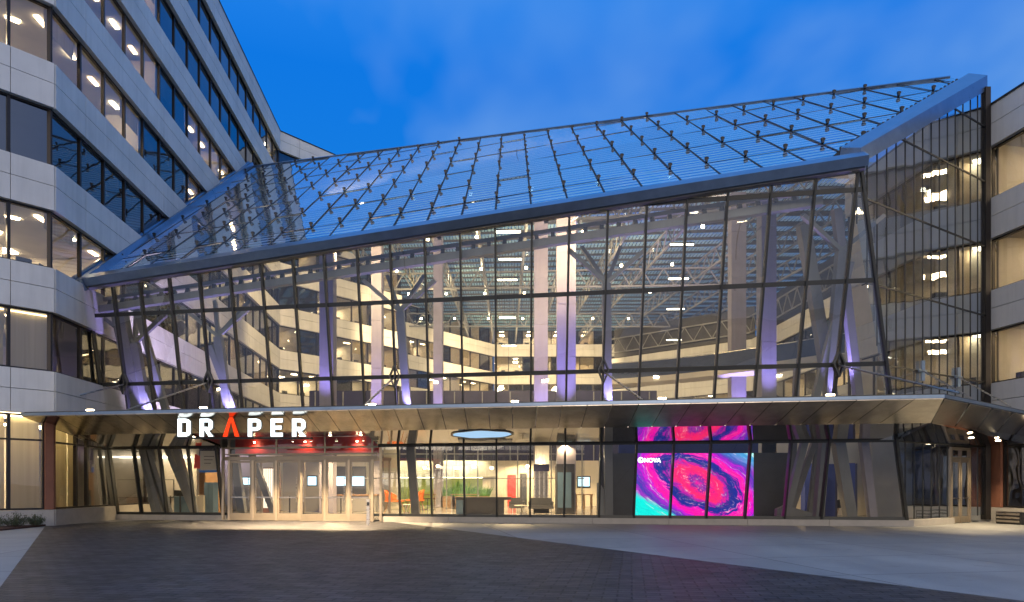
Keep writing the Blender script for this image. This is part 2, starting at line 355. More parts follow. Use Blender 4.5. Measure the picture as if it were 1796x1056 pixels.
# ------------------------------------------------------------------ mesh helpers
class MB:
    def __init__(s): s.v = []; s.f = []
    def poly(s, pts):
        i = len(s.v); s.v += [tuple(p) for p in pts]; s.f.append(tuple(range(i, i + len(pts)))); return s
    def hexa(s, p):      # 8 points: bottom ring 0-3, top ring 4-7
        i = len(s.v); s.v += [tuple(q) for q in p]
        for f in ((0, 3, 2, 1), (4, 5, 6, 7), (0, 1, 5, 4), (1, 2, 6, 5), (2, 3, 7, 6), (3, 0, 4, 7)):
            s.f.append(tuple(i + k for k in f))
        return s
    def box(s, x0, x1, y0, y1, z0, z1):
        return s.hexa([(x0, y0, z0), (x1, y0, z0), (x1, y1, z0), (x0, y1, z0), (x0, y0, z1), (x1, y0, z1), (x1, y1, z1), (x0, y1, z1)])
    def bar(s, a, b, w, h=None, up=(0, 0, 1), o=0.0):
        a, b = V(a), V(b); h = h or w; d = (b - a)
        if d.length < 1e-6: return s
        d.normalize(); u = V(up)
        if abs(d.dot(u)) > .98: u = V((0, 1, 0))
        r = d.cross(u).normalized(); u = r.cross(d).normalized()
        r2, u2 = r * w / 2, u * h / 2; c = u * o
        return s.hexa([a - r2 - u2 + c, a + r2 - u2 + c, b + r2 - u2 + c, b - r2 - u2 + c, a - r2 + u2 + c, a + r2 + u2 + c, b + r2 + u2 + c, b - r2 + u2 + c])
    def tube(s, a, b, r, n=10, r2=None):
        a, b = V(a), V(b); d = (b - a).normalized(); r2 = r if r2 is None else r2
        u = V((0, 0, 1)) if abs(d.z) < .9 else V((1, 0, 0))
        x = d.cross(u).normalized(); y = x.cross(d)
        i = len(s.v)
        for q, rr in ((a, r), (b, r2)):
            for k in range(n):
                t = 2 * math.pi * k / n; s.v.append(tuple(q + x * math.cos(t) * rr + y * math.sin(t) * rr))
        for k in range(n):
            k2 = (k + 1) % n; s.f.append((i + k, i + k2, i + n + k2, i + n + k))
        s.f.append(tuple(i + k for k in range(n))[::-1]); s.f.append(tuple(i + n + k for k in range(n)))
        return s
    def prism(s, pts2, fr, thick):      # pts2 (u,v) polygon; fr(u,v,w)->point
        n = len(pts2); i = len(s.v)
        s.v += [tuple(fr(u, v, 0)) for u, v in pts2] + [tuple(fr(u, v, thick)) for u, v in pts2]
        s.f.append(tuple(range(i, i + n))); s.f.append(tuple(range(i + 2 * n - 1, i + n - 1, -1)))
        for k in range(n):
            k2 = (k + 1) % n; s.f.append((i + k, i + n + k, i + n + k2, i + k2))
        return s
    def build(s, name, m, parent=None, smooth=False):
        me = bpy.data.meshes.new(name); me.from_pydata(s.v, [], s.f); me.update()
        me.materials.append(m)
        if smooth:
            for p in me.polygons: p.use_smooth = True
        o = bpy.data.objects.new(name, me); COL.objects.link(o)
        if parent: o.parent = parent
        return o
def tag(o, label, cat, group=None):
    o['label'] = label; o['category'] = cat
    if group: o['group'] = group
    return o
def thing(name, label, cat, group=None, loc=(0, 0, 0)):
    o = bpy.data.objects.new(name, None); COL.objects.link(o); o.location = loc; o.empty_display_size = .3
    return tag(o, label, cat, group)
def struct(o): o['kind'] = 'structure'; return o
def pt(x, y, Y):                     # photo pixel at depth Y -> world
    return V(((x - 898) / F * Y, Y, EYE + (HORIZ - y) / F * Y))
def pxX(x, Y): return (x - 898) / F * Y
def pyH(y, Y): return EYE + (HORIZ - y) / F * Y
def place(root, loc, rz=0):          # move a thing built round the origin
    root.location = loc; root.rotation_euler = (0, 0, rz); return root
def copy_tree(o, parent=None):
    c = o.copy(); COL.objects.link(c)
    if parent: c.parent = parent
    for ch in list(o.children): copy_tree(ch, c)
    return c
def light(kind, name, loc, energy, col, parent=None, size=.1, rot=None, spot=None, blend=.6, target=None):
    d = bpy.data.lights.new(name, kind); d.energy = energy; d.color = col
    if kind == 'SPOT': d.spot_size = spot; d.spot_blend = blend; d.shadow_soft_size = size
    elif kind == 'AREA': d.size = size
    else: d.shadow_soft_size = size
    o = bpy.data.objects.new(name, d); COL.objects.link(o); o.location = loc
    if target is not None: o.rotation_euler = (V(target) - V(loc)).to_track_quat('-Z', 'Y').to_euler()
    elif rot: o.rotation_euler = rot
    if parent: o.parent = parent
    return o
WARM = (1, .80, .52); PURPLE = (.38, .31, 1.0)

# ------------------------------------------------------------------ ground
g = MB().poly([(-600, -400, 0), (600, -400, 0), (600, 900, 0), (-600, 900, 0)]).build('ground', CONCRETE); struct(g)
pv = MB().poly([(-18.4, 27.9, .004), (-7.7, 10.6, .004), (3.0, -6.7, .004), (15.9, -6.7, .004), (6.9, 9.56, .004), (3.7, 15.1, .004), (-4.4, 29.35, .004), (-5.4, 31.2, .004), (-16.6, 33.0, .004)]).build('paving', PAVER); struct(pv)
# planting bed
bed = MB().prism([(-18.2, 27.72), (-22.2, 22.9), (-20.0, 20.9), (-17.75, 24.6)], lambda u, v, w: (u, v, w), .07).build('mulch_bed', MULCH); struct(bed)

# ------------------------------------------------------------------ facade system
FLOORS = [(6.06, 8.38), (10.12, 12.38), (14.16, 16.42), (18.18, 20.45), (22.22, 24.48), (26.28, 28.52), (30.32, 32.55)]
class Fac:
    """office facade pieces gathered for one building"""
    def __init__(s, root): s.root = root; s.win = []
    def seg(s, p0, p1, out, levels, first, bay, panel, lit, depth=6.5, top=None, t_par=None, dz=0.0, skip0=False, ld=(2.2, 2.42), rd=8):
        p0, p1 = V((p0[0], p0[1], 0)), V((p1[0], p1[1], 0)); L = (p1 - p0).length; d = (p1 - p0) / L
        n = V((d.y, -d.x, 0))
        if n.dot(V((out[0], out[1], 0))) < 0: n = -n
        def P(t, off, z): q = p0 + d * t + n * off; return (q.x, q.y, z)
        marks = [0.0]; t = first
        while t < L - .3: marks.append(t); t += bay
        marks.append(L)
        pm = [0.0]; t = first
        while t < L - .5:
            pm.append(t); t += panel
        if L - pm[-1] < .6 and len(pm) > 1: pm.pop()
        pm.append(L)
        lv = levels
        def band(z0, z1, split=True):
            zs = [z0, z0 + (z1 - z0) * .54, z1] if split else [z0, z1]
            b = MB()
            for a, c in zip(pm[:-1], pm[1:]):
                for q0, q1 in zip(zs[:-1], zs[1:]):
                    g0 = .012; x0 = a + (g0 if a > 0 else 0); x1 = c - (g0 if c < L else 0)
                    b.hexa([P(x0, -.12, q0 + g0), P(x1, -.12, q0 + g0), P(x1, .1, q0 + g0), P(x0, .1, q0 + g0), P(x0, -.12, q1 - g0), P(x1, -.12, q1 - g0), P(x1, .1, q1 - g0), P(x0, .1, q1 - g0)])
            b.build('spandrel', CREAM, s.root)
            MB().hexa([P(0, -.3, z0 + .02), P(L, -.3, z0 + .02), P(L, -.10, z0 + .02), P(0, -.10, z0 + .02), P(0, -.3, z1 - .02), P(L, -.3, z1 - .02), P(L, -.10, z1 - .02), P(0, -.10, z1 - .02)]).build('backing_wall', CHAR, s.root)
        for k, (z0, z1) in enumerate(lv):
            zprev = lv[k - 1][1] if k else z0 - 1.70
            band(zprev, z0)
            row = lit[k] if k < len(lit) else ''
            state = []
            for i in range(len(marks) - 1):
                state.append(row[i] if i < len(row) else (row[-1] if row and row[-1] in '.' else random.choice('L..L.')))
            # room shell
            fl, ce = z0 - .75 + dz, z1 + .12 + dz
            MB().hexa([P(0, -depth, fl - .2), P(L, -depth, fl - .2), P(L, -.32, fl - .2), P(0, -.32, fl - .2), P(0, -depth, fl), P(L, -depth, fl), P(L, -.32, fl), P(0, -.32, fl)]).build('floor_slab', INT_FLOOR, s.root)
            MB().hexa([P(0, -depth, ce), P(L, -depth, ce), P(L, -.32, ce), P(0, -.32, ce), P(0, -depth, ce + .15), P(L, -depth, ce + .15), P(L, -.32, ce + .15), P(0, -.32, ce + .15)]).build('ceiling', INT_CEIL, s.root)
            MB().hexa([P(0, -depth - .15, fl), P(L, -depth - .15, fl), P(L, -depth, fl), P(0, -depth, fl), P(0, -depth - .15, ce), P(L, -depth - .15, ce), P(L, -depth, ce), P(0, -depth, ce)]).build('room_wall', INT_WALL, s.root)
            pb = MB()
            for i in range(len(marks)):
                tt = marks[i]
                if skip0 and i == 0: continue
                if i in (0, len(marks) - 1) or (state[i - 1] != state[i]) or i % 5 == 0:
                    a = min(max(tt, .08), L - .08)
                    pb.hexa([P(a - .05, -depth + .01, fl + .004), P(a + .05, -depth + .01, fl + .004), P(a + .05, -.34, fl + .004), P(a - .05, -.34, fl + .004), P(a - .05, -depth + .01, ce - .004), P(a + .05, -depth + .01, ce - .004), P(a + .05, -.34, ce - .004), P(a - .05, -.34, ce - .004)])
            pb.build('partition', INT_WALL, s.root)
            lb = MB()
            for i in range(len(marks) - 1):
                a, c = marks[i], marks[i + 1]
                if state[i] in 'LB' and c - a > 1.0:
                    m_ = (a + c) / 2; lw2 = min(.45, .16 * (c - a))
                    for dd in (ld, (4.6, 5.7)):  # deeper row is added out of sight to brighten the rooms
                        lb.hexa([P(m_ - lw2, -dd[1], ce - .05), P(m_ + lw2, -dd[1], ce - .05), P(m_ + lw2, -dd[0], ce - .05), P(m_ - lw2, -dd[0], ce - .05), P(m_ - lw2, -dd[1], ce - .003), P(m_ + lw2, -dd[1], ce - .003), P(m_ + lw2, -dd[0], ce - .003), P(m_ - lw2, -dd[0], ce - .003)])
                if state[i] == 'B':
                    MB().hexa([P(a + .1, -.45, z0), P(c - .1, -.45, z0), P(c - .1, -.42, z0), P(a + .1, -.42, z0), P(a + .1, -.45, z1), P(c - .1, -.45, z1), P(c - .1, -.42, z1), P(a + .1, -.42, z1)]).build('roller_blind', BLIND, s.root)
                    MB().hexa([P(a + .1, -.40, z1 - .12), P(c - .1, -.40, z1 - .12), P(c - .1, -.30, z1 - .12), P(a + .1, -.30, z1 - .12), P(a + .1, -.40, z1 - .08), P(c - .1, -.40, z1 - .08), P(c - .1, -.30, z1 - .08), P(a + .1, -.30, z1 - .08)]).build('blind_fill', BLINDS, s.root)  # hidden strip added to brighten the blind from the front
            if lb.v: lb.build('ceiling_light', OFFLIGHT, s.root)
            dm = MB(); rg = random.Random(int(L * 7 + k * 31))
            def bb(x0, x1, o0, o1, q0, q1): dm.hexa([P(x0, o0, q0), P(x1, o0, q0), P(x1, o1, q0), P(x0, o1, q0), P(x0, o0, q1), P(x1, o0, q1), P(x1, o1, q1), P(x0, o1, q1)])
            for i in range(len(marks) - 1):
                a, c = marks[i], marks[i + 1]
                if state[i] != 'L' or c - a < 1.2: continue
                bb(a + .2, c - .2, -1.6, -.7, fl + .70, fl + .74)
                x = a + rg.uniform(.3, c - a - .9); bb(x, x + .55, -1.0, -.95, fl + .82, fl + 1.2); bb(x + .25, x + .3, -1.0, -.95, fl + .74, fl + .82)
                if rg.random() < .6: x = a + rg.uniform(.2, c - a - .8); bb(x, x + .5, -2.0, -1.6, fl + .5, fl + 1.15)
                if rg.random() < .5: x = a + rg.uniform(.2, c - a - 1.1); bb(x, x + .9, -depth + .02, -depth + .4, fl + .01, fl + rg.uniform(1.3, 2.0))
            if dm.v: dm.build('desks', CHAR, s.root)['kind'] = 'stuff'
            if rg.random() < 2:
                for i in range(len(marks) - 1):
                    a, c = marks[i], marks[i + 1]
                    if c - a > 1.2 and rg.random() < .22:
                        zb = z1 - rg.uniform(.4, 1.3); MB().hexa([P(a + .08, -.40, zb), P(c - .08, -.40, zb), P(c - .08, -.38, zb), P(a + .08, -.38, zb), P(a + .08, -.40, z1), P(c - .08, -.40, z1), P(c - .08, -.38, z1), P(a + .08, -.38, z1)]).build('roller_blind', BLIND, s.root)
            for i in range(len(marks) - 1):
                a, c = marks[i], marks[i + 1]
                if c - a < .15: continue
                s.window(P, a, c, z0, z1, state[i], t_par)
        if top:
            band(lv[-1][1], top)
            MB().hexa([P(0, -.35, top - .012), P(L, -.35, top - .012), P(L, .14, top - .012), P(0, .14, top - .012), P(0, -.35, top + .08), P(L, -.35, top + .08), P(L, .14, top + .08), P(0, .14, top + .08)]).build('coping', FRAME, s.root)
            MB().hexa([P(0, -depth - rd, top - .5), P(L, -depth - rd, top - .5), P(L, -.36, top - .5), P(0, -.36, top - .5), P(0, -depth - rd, top - .3), P(L, -depth - rd, top - .3), P(L, -.36, top - .3), P(0, -.36, top - .3)]).build('roof', CHAR, s.root)
        return P, L
    def window(s, P, a, c, z0, z1, st, t_par=None, rails=()):
        fr = MB(); w = .055; o0, o1 = -.24, -.10
        def bx(x0, x1, q0, q1, f0=o0, f1=o1):
            fr.hexa([P(x0, f0, q0), P(x1, f0, q0), P(x1, f1, q0), P(x0, f1, q0), P(x0, f0, q1), P(x1, f0, q1), P(x1, f1, q1), P(x0, f1, q1)])
        bx(a, a + w, z0, z1); bx(c - w, c, z0, z1); bx(a + w, c - w, z0, z0 + .07); bx(a + w, c - w, z1 - .07, z1)
        for r in rails: bx(a + w, c - w, r - .035, r + .035)
        gm = OFFG if st in 'LB' else OFFD
        q = [P(a + w, -.17, z0 + .07), P(c - w, -.17, z0 + .07), P(c - w, -.17, z1 - .07), P(a + w, -.17, z1 - .07)]
        ctr = V(q[0]) * .5 + V(q[2]) * .5
        area = (c - a) * (z1 - z0); D = (ctr - V((0, 0, EYE))).length
        x = abs(ctr.x / max(ctr.y, .1)); vis = 1 if x < .76 else .01
        n = (V(P(a, .5, z0)) - V(P(a, 0, z0))).normalized(); cosv = abs(n.dot((ctr).normalized()))
        s.win.append((area * cosv * vis / D / D, fr, q, gm))
    def finish(s):
        s.win.sort(key=lambda w: -w[0])
        for _, fr, q, gm in s.win[:100]:
            f = fr.build('window', FRAME, s.root); MB().poly(q).build('pane', gm, f)
        rest = s.win[100:]
        if rest:
            A = MB(); 
            for _, fr, q, gm in rest:
                i = len(A.v); A.v += fr.v; A.f += [tuple(i + k for k in f) for f in fr.f]
            o = A.build('window_frames', FRAME, s.root); o['kind'] = 'stuff'
            for g_ in (OFFG, OFFD):
                B = MB()
                for _, fr, q, gm in rest:
                    if gm is g_: B.poly(q)
                if B.v: B.build('window_glass', g_, s.root)['kind'] = 'stuff'

# ---- left office building
CA = (-18.07, 27.85)
dA = V((.832, 1, 0)).normalized()
A0 = (CA[0] - dA.x * 14, CA[1] - dA.y * 14)
CB = (CA[0] - .091 * 37.4, CA[1] + 37.4)
CC = (-12.0, 76.7)
office = thing('office_building', 'tall cream office tower with ribbon windows at the left of the glass atrium', 'building')
FA = Fac(office)
outA = (.77, -.64); outB = (1, .09)
litA = ['BBBB', 'LLLLL', '.....', 'LLLLL', '.....', '.....', '.....']
FA.seg(CA, A0, outA, FLOORS, 1.45, 2.08, 4.16, litA, top=34.3, dz=.006, skip0=True)
litB = ['..............L.LL', 'LLL....L...L..LLL.', '............L.....', 'LLLL...LL.........', 'LLLLL..LLLLL.L....', '.L.LL.............', '................LL']
FA.seg(CA, CB, outB, FLOORS, 2.32, 2.08, 8.32, litB, top=34.3, skip0=True, ld=(1.0, 1.16))
dC = (CC[0] - CB[0], CC[1] - CB[1])
litC = ['LL.L..L', 'LLL.LLL', 'L..LLLL', '..LLL.L', '.L.L..L', '.......', '..L....']
FA.seg(CB, CC, (.77, -.64), FLOORS, 2.08, 2.08, 8.32, litC, top=34.3, dz=.006)
# ground floor: tall glazing over a stone plinth
def ground_floor(fac, p0, p1, out, z0, z1, rail, marks, kinds, plinth=True):
    p0, p1 = V((*p0, 0)), V((*p1, 0)); L = (p1 - p0).length; d = (p1 - p0) / L; n = V((d.y, -d.x, 0))
    if n.dot(V((*out, 0))) < 0: n = -n
    P = lambda t, off, z: tuple((p0 + d * t + n * off)[:2]) + (z,)
    if plinth:
        MB().hexa([P(0, -.3, 0), P(L, -.3, 0), P(L, .1, 0), P(0, .1, 0), P(0, -.3, z0 - .01), P(L, -.3, z0 - .01), P(L, .1, z0 - .01), P(0, .1, z0 - .01)]).build('plinth', STONE, fac.root)
    MB().hexa([P(0, -5, -.02), P(L, -5, -.02), P(L, -.32, -.02), P(0, -.32, -.02), P(0, -5, .12), P(L, -5, .12), P(L, -.32, .12), P(0, -.32, .12)]).build('floor_slab', INT_FLOOR, fac.root)
    MB().hexa([P(0, -5, z1 + .05), P(L, -5, z1 + .05), P(L, -.32, z1 + .05), P(0, -.32, z1 + .05), P(0, -5, z1 + .2), P(L, -5, z1 + .2), P(L, -.32, z1 + .2), P(0, -.32, z1 + .2)]).build('ceiling', INT_CEIL, fac.root)
    MB().hexa([P(0, -5.1, .1), P(L, -5.1, .1), P(L, -5, .1), P(0, -5, .1), P(0, -5.1, z1), P(L, -5.1, z1), P(L, -5, z1), P(0, -5, z1)]).build('room_wall', INT_WALL, fac.root)
    lb = MB()
    for (a, c), k in zip(zip(marks[:-1], marks[1:]), kinds):
        if k == 'P':
            MB().hexa([P(a, -.3, z0), P(c, -.3, z0), P(c, .03, z0), P(a, .03, z0), P(a, -.3, z1), P(c, -.3, z1), P(c, .03, z1), P(a, .03, z1)]).build('pier', BROWN, fac.root); continue
        fac.window(P, a, c, z0, z1, 'L' if k in 'LB' else '.', None, (rail,))
        if k == 'B':
            MB().hexa([P(a + .05, -.55, z0), P(c - .05, -.55, z0), P(c - .05, -.5, z0), P(a + .05, -.5, z0), P(a + .05, -.55, z1 - .03), P(c - .05, -.55, z1 - .03), P(c - .05, -.5, z1 - .03), P(a + .05, -.5, z1 - .03)]).build('roller_blind', BLIND, fac.root)
            MB().hexa([P(a + .1, -.5, z1 - .10), P(c - .1, -.5, z1 - .10), P(c - .1, -.30, z1 - .10), P(a + .1, -.30, z1 - .10), P(a + .1, -.5, z1 - .06), P(c - .1, -.5, z1 - .06), P(c - .1, -.30, z1 - .06), P(a + .1, -.30, z1 - .06)]).build('blind_fill', BLINDL, fac.root)  # glowing strip added above the blind to lift its brightness
        if k in 'LB' :
            m_ = (a + c) / 2
            lb.hexa([P(m_ - .5, -2.4, z1 - .02), P(m_ + .5, -2.4, z1 - .02), P(m_ + .5, -2.0, z1 - .02), P(m_ - .5, -2.0, z1 - .02), P(m_ - .5, -2.4, z1 + .03), P(m_ + .5, -2.4, z1 + .03), P(m_ + .5, -2.0, z1 + .03), P(m_ - .5, -2.0, z1 + .03)])
    for (a, c), k in zip(zip(marks[:-1], marks[1:]), kinds):
        if k == 'B': lb.hexa([P(a + .1, -1.5, z1 - .4), P(c - .1, -1.5, z1 - .4), P(c - .1, -.9, z1 - .4), P(a + .1, -.9, z1 - .4), P(a + .1, -1.5, z1 - .35), P(c - .1, -1.5, z1 - .35), P(c - .1, -.9, z1 - .35), P(a + .1, -.9, z1 - .35)])
    if lb.v: lb.build('ceiling_light', OFFLIGHT, fac.root)
ground_floor(FA, CA, A0, outA, .64, 4.34, 3.35, [0, .28, 1.45, 3.5, 5.6, 8, 11, 14], 'PBBBLLL')
ground_floor(FA, CA, (CA[0] - .091 * 2.9, CA[1] + 2.9), outB, .64, 4.34, 3.30, [0, .12, 2.0, 2.9], 'PBB')
# floors of the tower seen inside the atrium at street level
ground_floor(FA, (CA[0] - .091 * 2.9, CA[1] + 2.9), CB, outB, .64, 4.34, 3.3, [0, 6, 12, 18, 24, 30, 34.5], '......')
FA.finish()

# ---- rear office block closing the atrium
rear = thing('office_building', 'far cream office block with lit ribbon windows seen through the atrium glass', 'building')
FR = Fac(rear)
E0, E1_, D1 = (-13.3, 89.0), (-2.6, 103.0), (24.0, 103.0)
FR.seg(E0, E1_, (.77, -.64), FLOORS[1:6], 2.08, 2.08, 8.3, ['LL.LLL', 'L.LLLL', 'LLL.LL', 'LLLLLL', 'LLLLLL'], top=30)
FR.seg(E1_, D1, (0, -1), FLOORS[1:6], 2.08, 2.08, 4.16, ['.L..L..', 'L..LL..', 'LL.L.LL', 'L.LLL.L', 'LLLLLLL'], top=30, dz=.006)
FR.seg((-13.3, 89.0), (-26, 89.0), (0, -1), FLOORS[1:6], 2.08, 2.08, 8.3, ['LLL', 'LLL', 'LLLL', 'LLL'], top=30, dz=.012)
FR.finish()

# ---- right office building
right = thing('office_building', 'lower cream office wing with lit ribbon windows at the right edge', 'building')
FRT = Fac(right)
R1a = (21.0, 31.1); R1b = (21.0 + .16 * 16, 31.1 - 16); R2b = (19.3, 32.6); R3b = (11.2, 102.6)
FL3 = FLOORS[:3]
FRT.seg(R1a, R1b, (-1, -.16), FL3, 3.9, 3.9, 7.8, ['LLLL', 'LLLL', 'LLLL'], top=18.2, ld=(1.6, 2.0))
FRT.seg(R1a, R2b, (-.7, -.7), FL3, 1.2, 1.2, 2.4, ['LL', 'LL', 'LL'], top=18.2, depth=5.0, dz=.012, skip0=True, ld=(1.2, 1.7))
R3b = (18.55, 39.2); R4a, R4b, R5b = (29.0, 41.0), (27.2, 80.0), (13.0, 92.5)
FRT.seg(R2b, R3b, (-1, -.1), FL3, 2.2, 2.2, 4.4, ['LLL', '.LL', 'LLL'], top=18.2, dz=.006, depth=3.5)
FRT.seg(R3b, R4a, (.17, 1), FL3, 2.4, 2.4, 7.2, ['.LL.', '.LL.', '.L..'], top=18.2, dz=.018, depth=3.5, rd=0)
FRT.seg(R4a, R4b, (-1, -.05), FL3, 2.4, 2.4, 7.2, ['LL..LL.LLL.LL.LL', '.LL.L..LLL.LL..L', '................'], top=18.2, dz=.006)
FRT.seg(R4b, R5b, (-.65, -.75), FL3, 2.4, 2.4, 7.2, ['LL..LLL', '.LL.LLL', '.......'], top=18.2, dz=.012)
ground_floor(FRT, (21.0 + .02, 31.0), R1b, (-1, -.16), .64, 4.34, 3.3, [0, .5, 4.5, 8.5, 12.5, 16], 'P....')
ground_floor(FRT, R2b, R3b, (-1, -.1), .64, 4.34, 3.3, [0, 3, 6.6], '..')
ground_floor(FRT, R4a, R4b, (-1, -.05), .64, 4.34, 3.3, [0, 10, 20, 30, 39], '....')
ground_floor(FRT, R1a, R2b, (-.7, -.7), .64, 4.34, 3.3, [0, 2.26], '.')
def clere(a, b, n):
    a, b = V((a[0], a[1], 18.3)), V((b[0], b[1], 18.3)); d = (b - a).normalized(); nn = V((d.y, -d.x, 0)); nn = nn if nn.y > 0 or nn.x > 0 else -nn
    MB().bar(a + V((0, 0, 1.9)) + nn * .8, b + V((0, 0, 1.9)) + nn * .8, .2, 3.8).build('clerestory', CHAR, right)
    t = MB(); L = (b - a).length
    for i in range(n):
        p, q = a + d * L * i / n - nn * .3, a + d * L * (i + 1) / n - nn * .3
        t.bar(p + V((0, 0, .6)), q + V((0, 0, .6)), .14).bar(p + V((0, 0, 2.4)), q + V((0, 0, 2.4)), .14).bar(p + V((0, 0, .6)), (p + q) / 2 + V((0, 0, 2.4)), .09).bar((p + q) / 2 + V((0, 0, 2.4)), q + V((0, 0, .6)), .09)
    t.build('edge_truss', STEEL, right)
clere(R4a, R4b, 18); clere(R4b, R5b, 8)
FRT.finish()

# ------------------------------------------------------------------ the glass atrium
S, LEAN = .17, .24
def YF(X, H): return 30 - S * X - LEAN * H
def FP(X, H, off=0.0): return V((X, YF(X, H) + off, H))      # off>0: inside
mpx = [176, 220, 266, 317, 368, 420.5, 474, 528, 581, 637, 693, 751, 811, 870, 931, 993.5, 1057.6, 1122, 1188.7, 1255.5, 1327, 1399.6, 1468]
MX = [(x - 898) / F * 28.54 / (1 + S * (x - 898) / F) for x in mpx]
def eaveH(X): return 10.35 + (X + 18.2) / 30.4 * 2.61
E1 = V((-18.2, 30.5, 10.35)); E2 = V((12.2, 24.8, 12.96))
CB0 = V((15.3, 27.4, 0))                                       # foot of the raking corner
S0 = V((20.75, 31.0, 0))                                       # foot of the far end of the side wall
SD = (S0 - CB0).normalized()
ST = V((20.8, 31.06, 19.1))
atr = thing('glass_atrium', 'large glass entrance atrium with sloping fritted roof and leaning front wall', 'building')
def cornerX(H): return CB0.x + (E2.x - CB0.x) * H / E2.z
def cornerP(H): x = cornerX(H); return V((x, YF(x, H), H))
def edgeL(H): return MX[0] + .9 * 0 - .35 - (H - 6.1) * .02
# front mullions (lower part starts on the curb, stops at the canopy, goes on above)
DOOR0, DOOR1 = -12.9, -5.75
def top_of(X): return eaveH(X) - .22
xs = MX + [None]
for X in MX:
    t_ = top_of(X)
    lo = .28 if not (DOOR0 < X < DOOR1) else 3.80
    MB().bar(FP(X, lo), FP(X, t_), .075, .24, up=(0, 1, 0)).build('mullion', FRAMEG, atr)
MB().bar(cornerP(0.05), cornerP(E2.z - .2), .10, .22, up=(0, 1, 0)).build('corner_mullion', FRAMEG, atr)
XL = MX[0] - .32
MB().bar(FP(XL - .05, .1), FP(XL - .05, top_of(XL)), .32, .35, up=(0, 1, 0)).build('edge_post', FRAMEG, atr)
MB().bar(FP(XL - .38, .1, .15), FP(XL - .42, top_of(XL) + .2, .15), .22, .30, up=(0, 1, 0)).build('edge_post', CHAR, atr)
levels = [3.27, 6.10, 9.02, 12.05]
for H in levels:
    x0 = XL if H < 11.9 else MX[16]
    x1 = cornerX(H)
    a, b = FP(x0, H), cornerP(H)
    if H < 3.3:
        MB().bar(FP(x0, H), FP(DOOR0 - .05, H), .09, .08, up=(0, -LEAN, 1)).build('transom', FRAMEG, atr); a = FP(DOOR1 + .05, H)
    if H > 12: a = FP(1.9, H)
    MB().bar(a, b, .055 if H > 3.3 else .09, .17 if H > 3.3 else .08, up=(0, -LEAN, 1)).build('transom', FRAMEG, atr)
MB().bar(FP(XL, .30), cornerP(.30), .12, .12).build('sill', FRAMEG, atr)
# stone curb under the glass
for a, b in ((XL - .3, DOOR0), (DOOR1, CB0.x + .15)):
    n_ = max(1, int((b - a) / 2.8))
    for i in range(n_):
        x0, x1 = a + (b - a) * i / n_ + .006, a + (b - a) * (i + 1) / n_ - .006
        y0, y1 = 30 - S * x0, 30 - S * x1
        MB().hexa([(x0, y0 - .22, -.02), (x1, y1 - .22, -.02), (x1, y1 + .3, -.02), (x0, y0 + .3, -.02), (x0, y0 - .22, .24), (x1, y1 - .22, .24), (x1, y1 + .3, .24), (x0, y0 + .3, .24)]).build('curb', STONE, atr)
# panes
def pane(p, m, name='glass_pane', jit=0.0): MB().poly(p).build(name, m, atr)
cols = [XL + .1] + MX
for i in range(len(cols)):
    x0 = cols[i]; x1 = cols[i + 1] if i + 1 < len(cols) else None
    hs = [.36] + levels
    for k in range(len(hs)):
        h0 = hs[k]; h1 = hs[k + 1] if k + 1 < len(hs) else 99
        xm = x0 if x1 is None else (x0 + x1) / 2
        if k == 0 and DOOR0 - .2 < xm < DOOR1 + .2: continue
        if k == 1 and DOOR0 - .2 < xm < DOOR1 + .2: h0 = 3.85
        if x1 is None:
            if k == 4: t0 = min(h1, top_of(x0)); p = [FP(x0, h0), cornerP(h0), cornerP(12.72), FP(x0, t0)]
            else: p = [FP(x0, h0), cornerP(h0), cornerP(h1), FP(x0, h1)]
        else:
            ta, tb = min(h1, top_of(x0)), min(h1, top_of(x1))
            if ta <= h0 + .02 and tb <= h0 + .02: continue
            if ta <= h0: ta = h0 + .01
            p = [FP(x0, h0), FP(x1, h0), FP(x1, tb), FP(x0, ta)]
        pane([q + V((0, random.uniform(-.012, .012), 0)) for q in p], GLASS_LOW if k == 0 else GLASS)
# eave gutter
Eoff = V((0, 0, 0))
def eavP(X): return V((X, YF(X, eaveH(X)) , eaveH(X)))
NR = V((-RA, -RB, 1)).normalized()
def roofP(X, Y, up=0.0): return V((X, Y, E1.z + RA * (X - E1.x) + RB * (Y - E1.y))) + NR * up
g0, g1 = E1 + V((-.25, 0, 0)), E2 + V((.1, 0, 0))
MB().bar(g0 + V((0, -.25, -.02)), g1 + V((0, -.25, -.02)), .62, .34, up=NR).build('gutter', GUTTER, atr)
MB().bar(g0 + V((0, -.12, -.30)), g1 + V((0, -.12, -.30)), .30, .14).build('gutter_trim', STEEL, atr)
MB().bar(g0 + V((0, .12, .12)), g1 + V((0, .12, .12)), .10, .26, up=NR).build('gutter_flashing', GUTTER, atr)
# side wall (faces right)
tS = lambda u: E2.z - .2 + (ST.z - E2.z) * u
def sideP(u, H):                                   # u 0..1 from foot of the raking corner to far end, lower start moves with height
    a = cornerP(H) if H < E2.z else E2 + (ST - E2) * ((H - E2.z) / (ST.z - E2.z)); return a
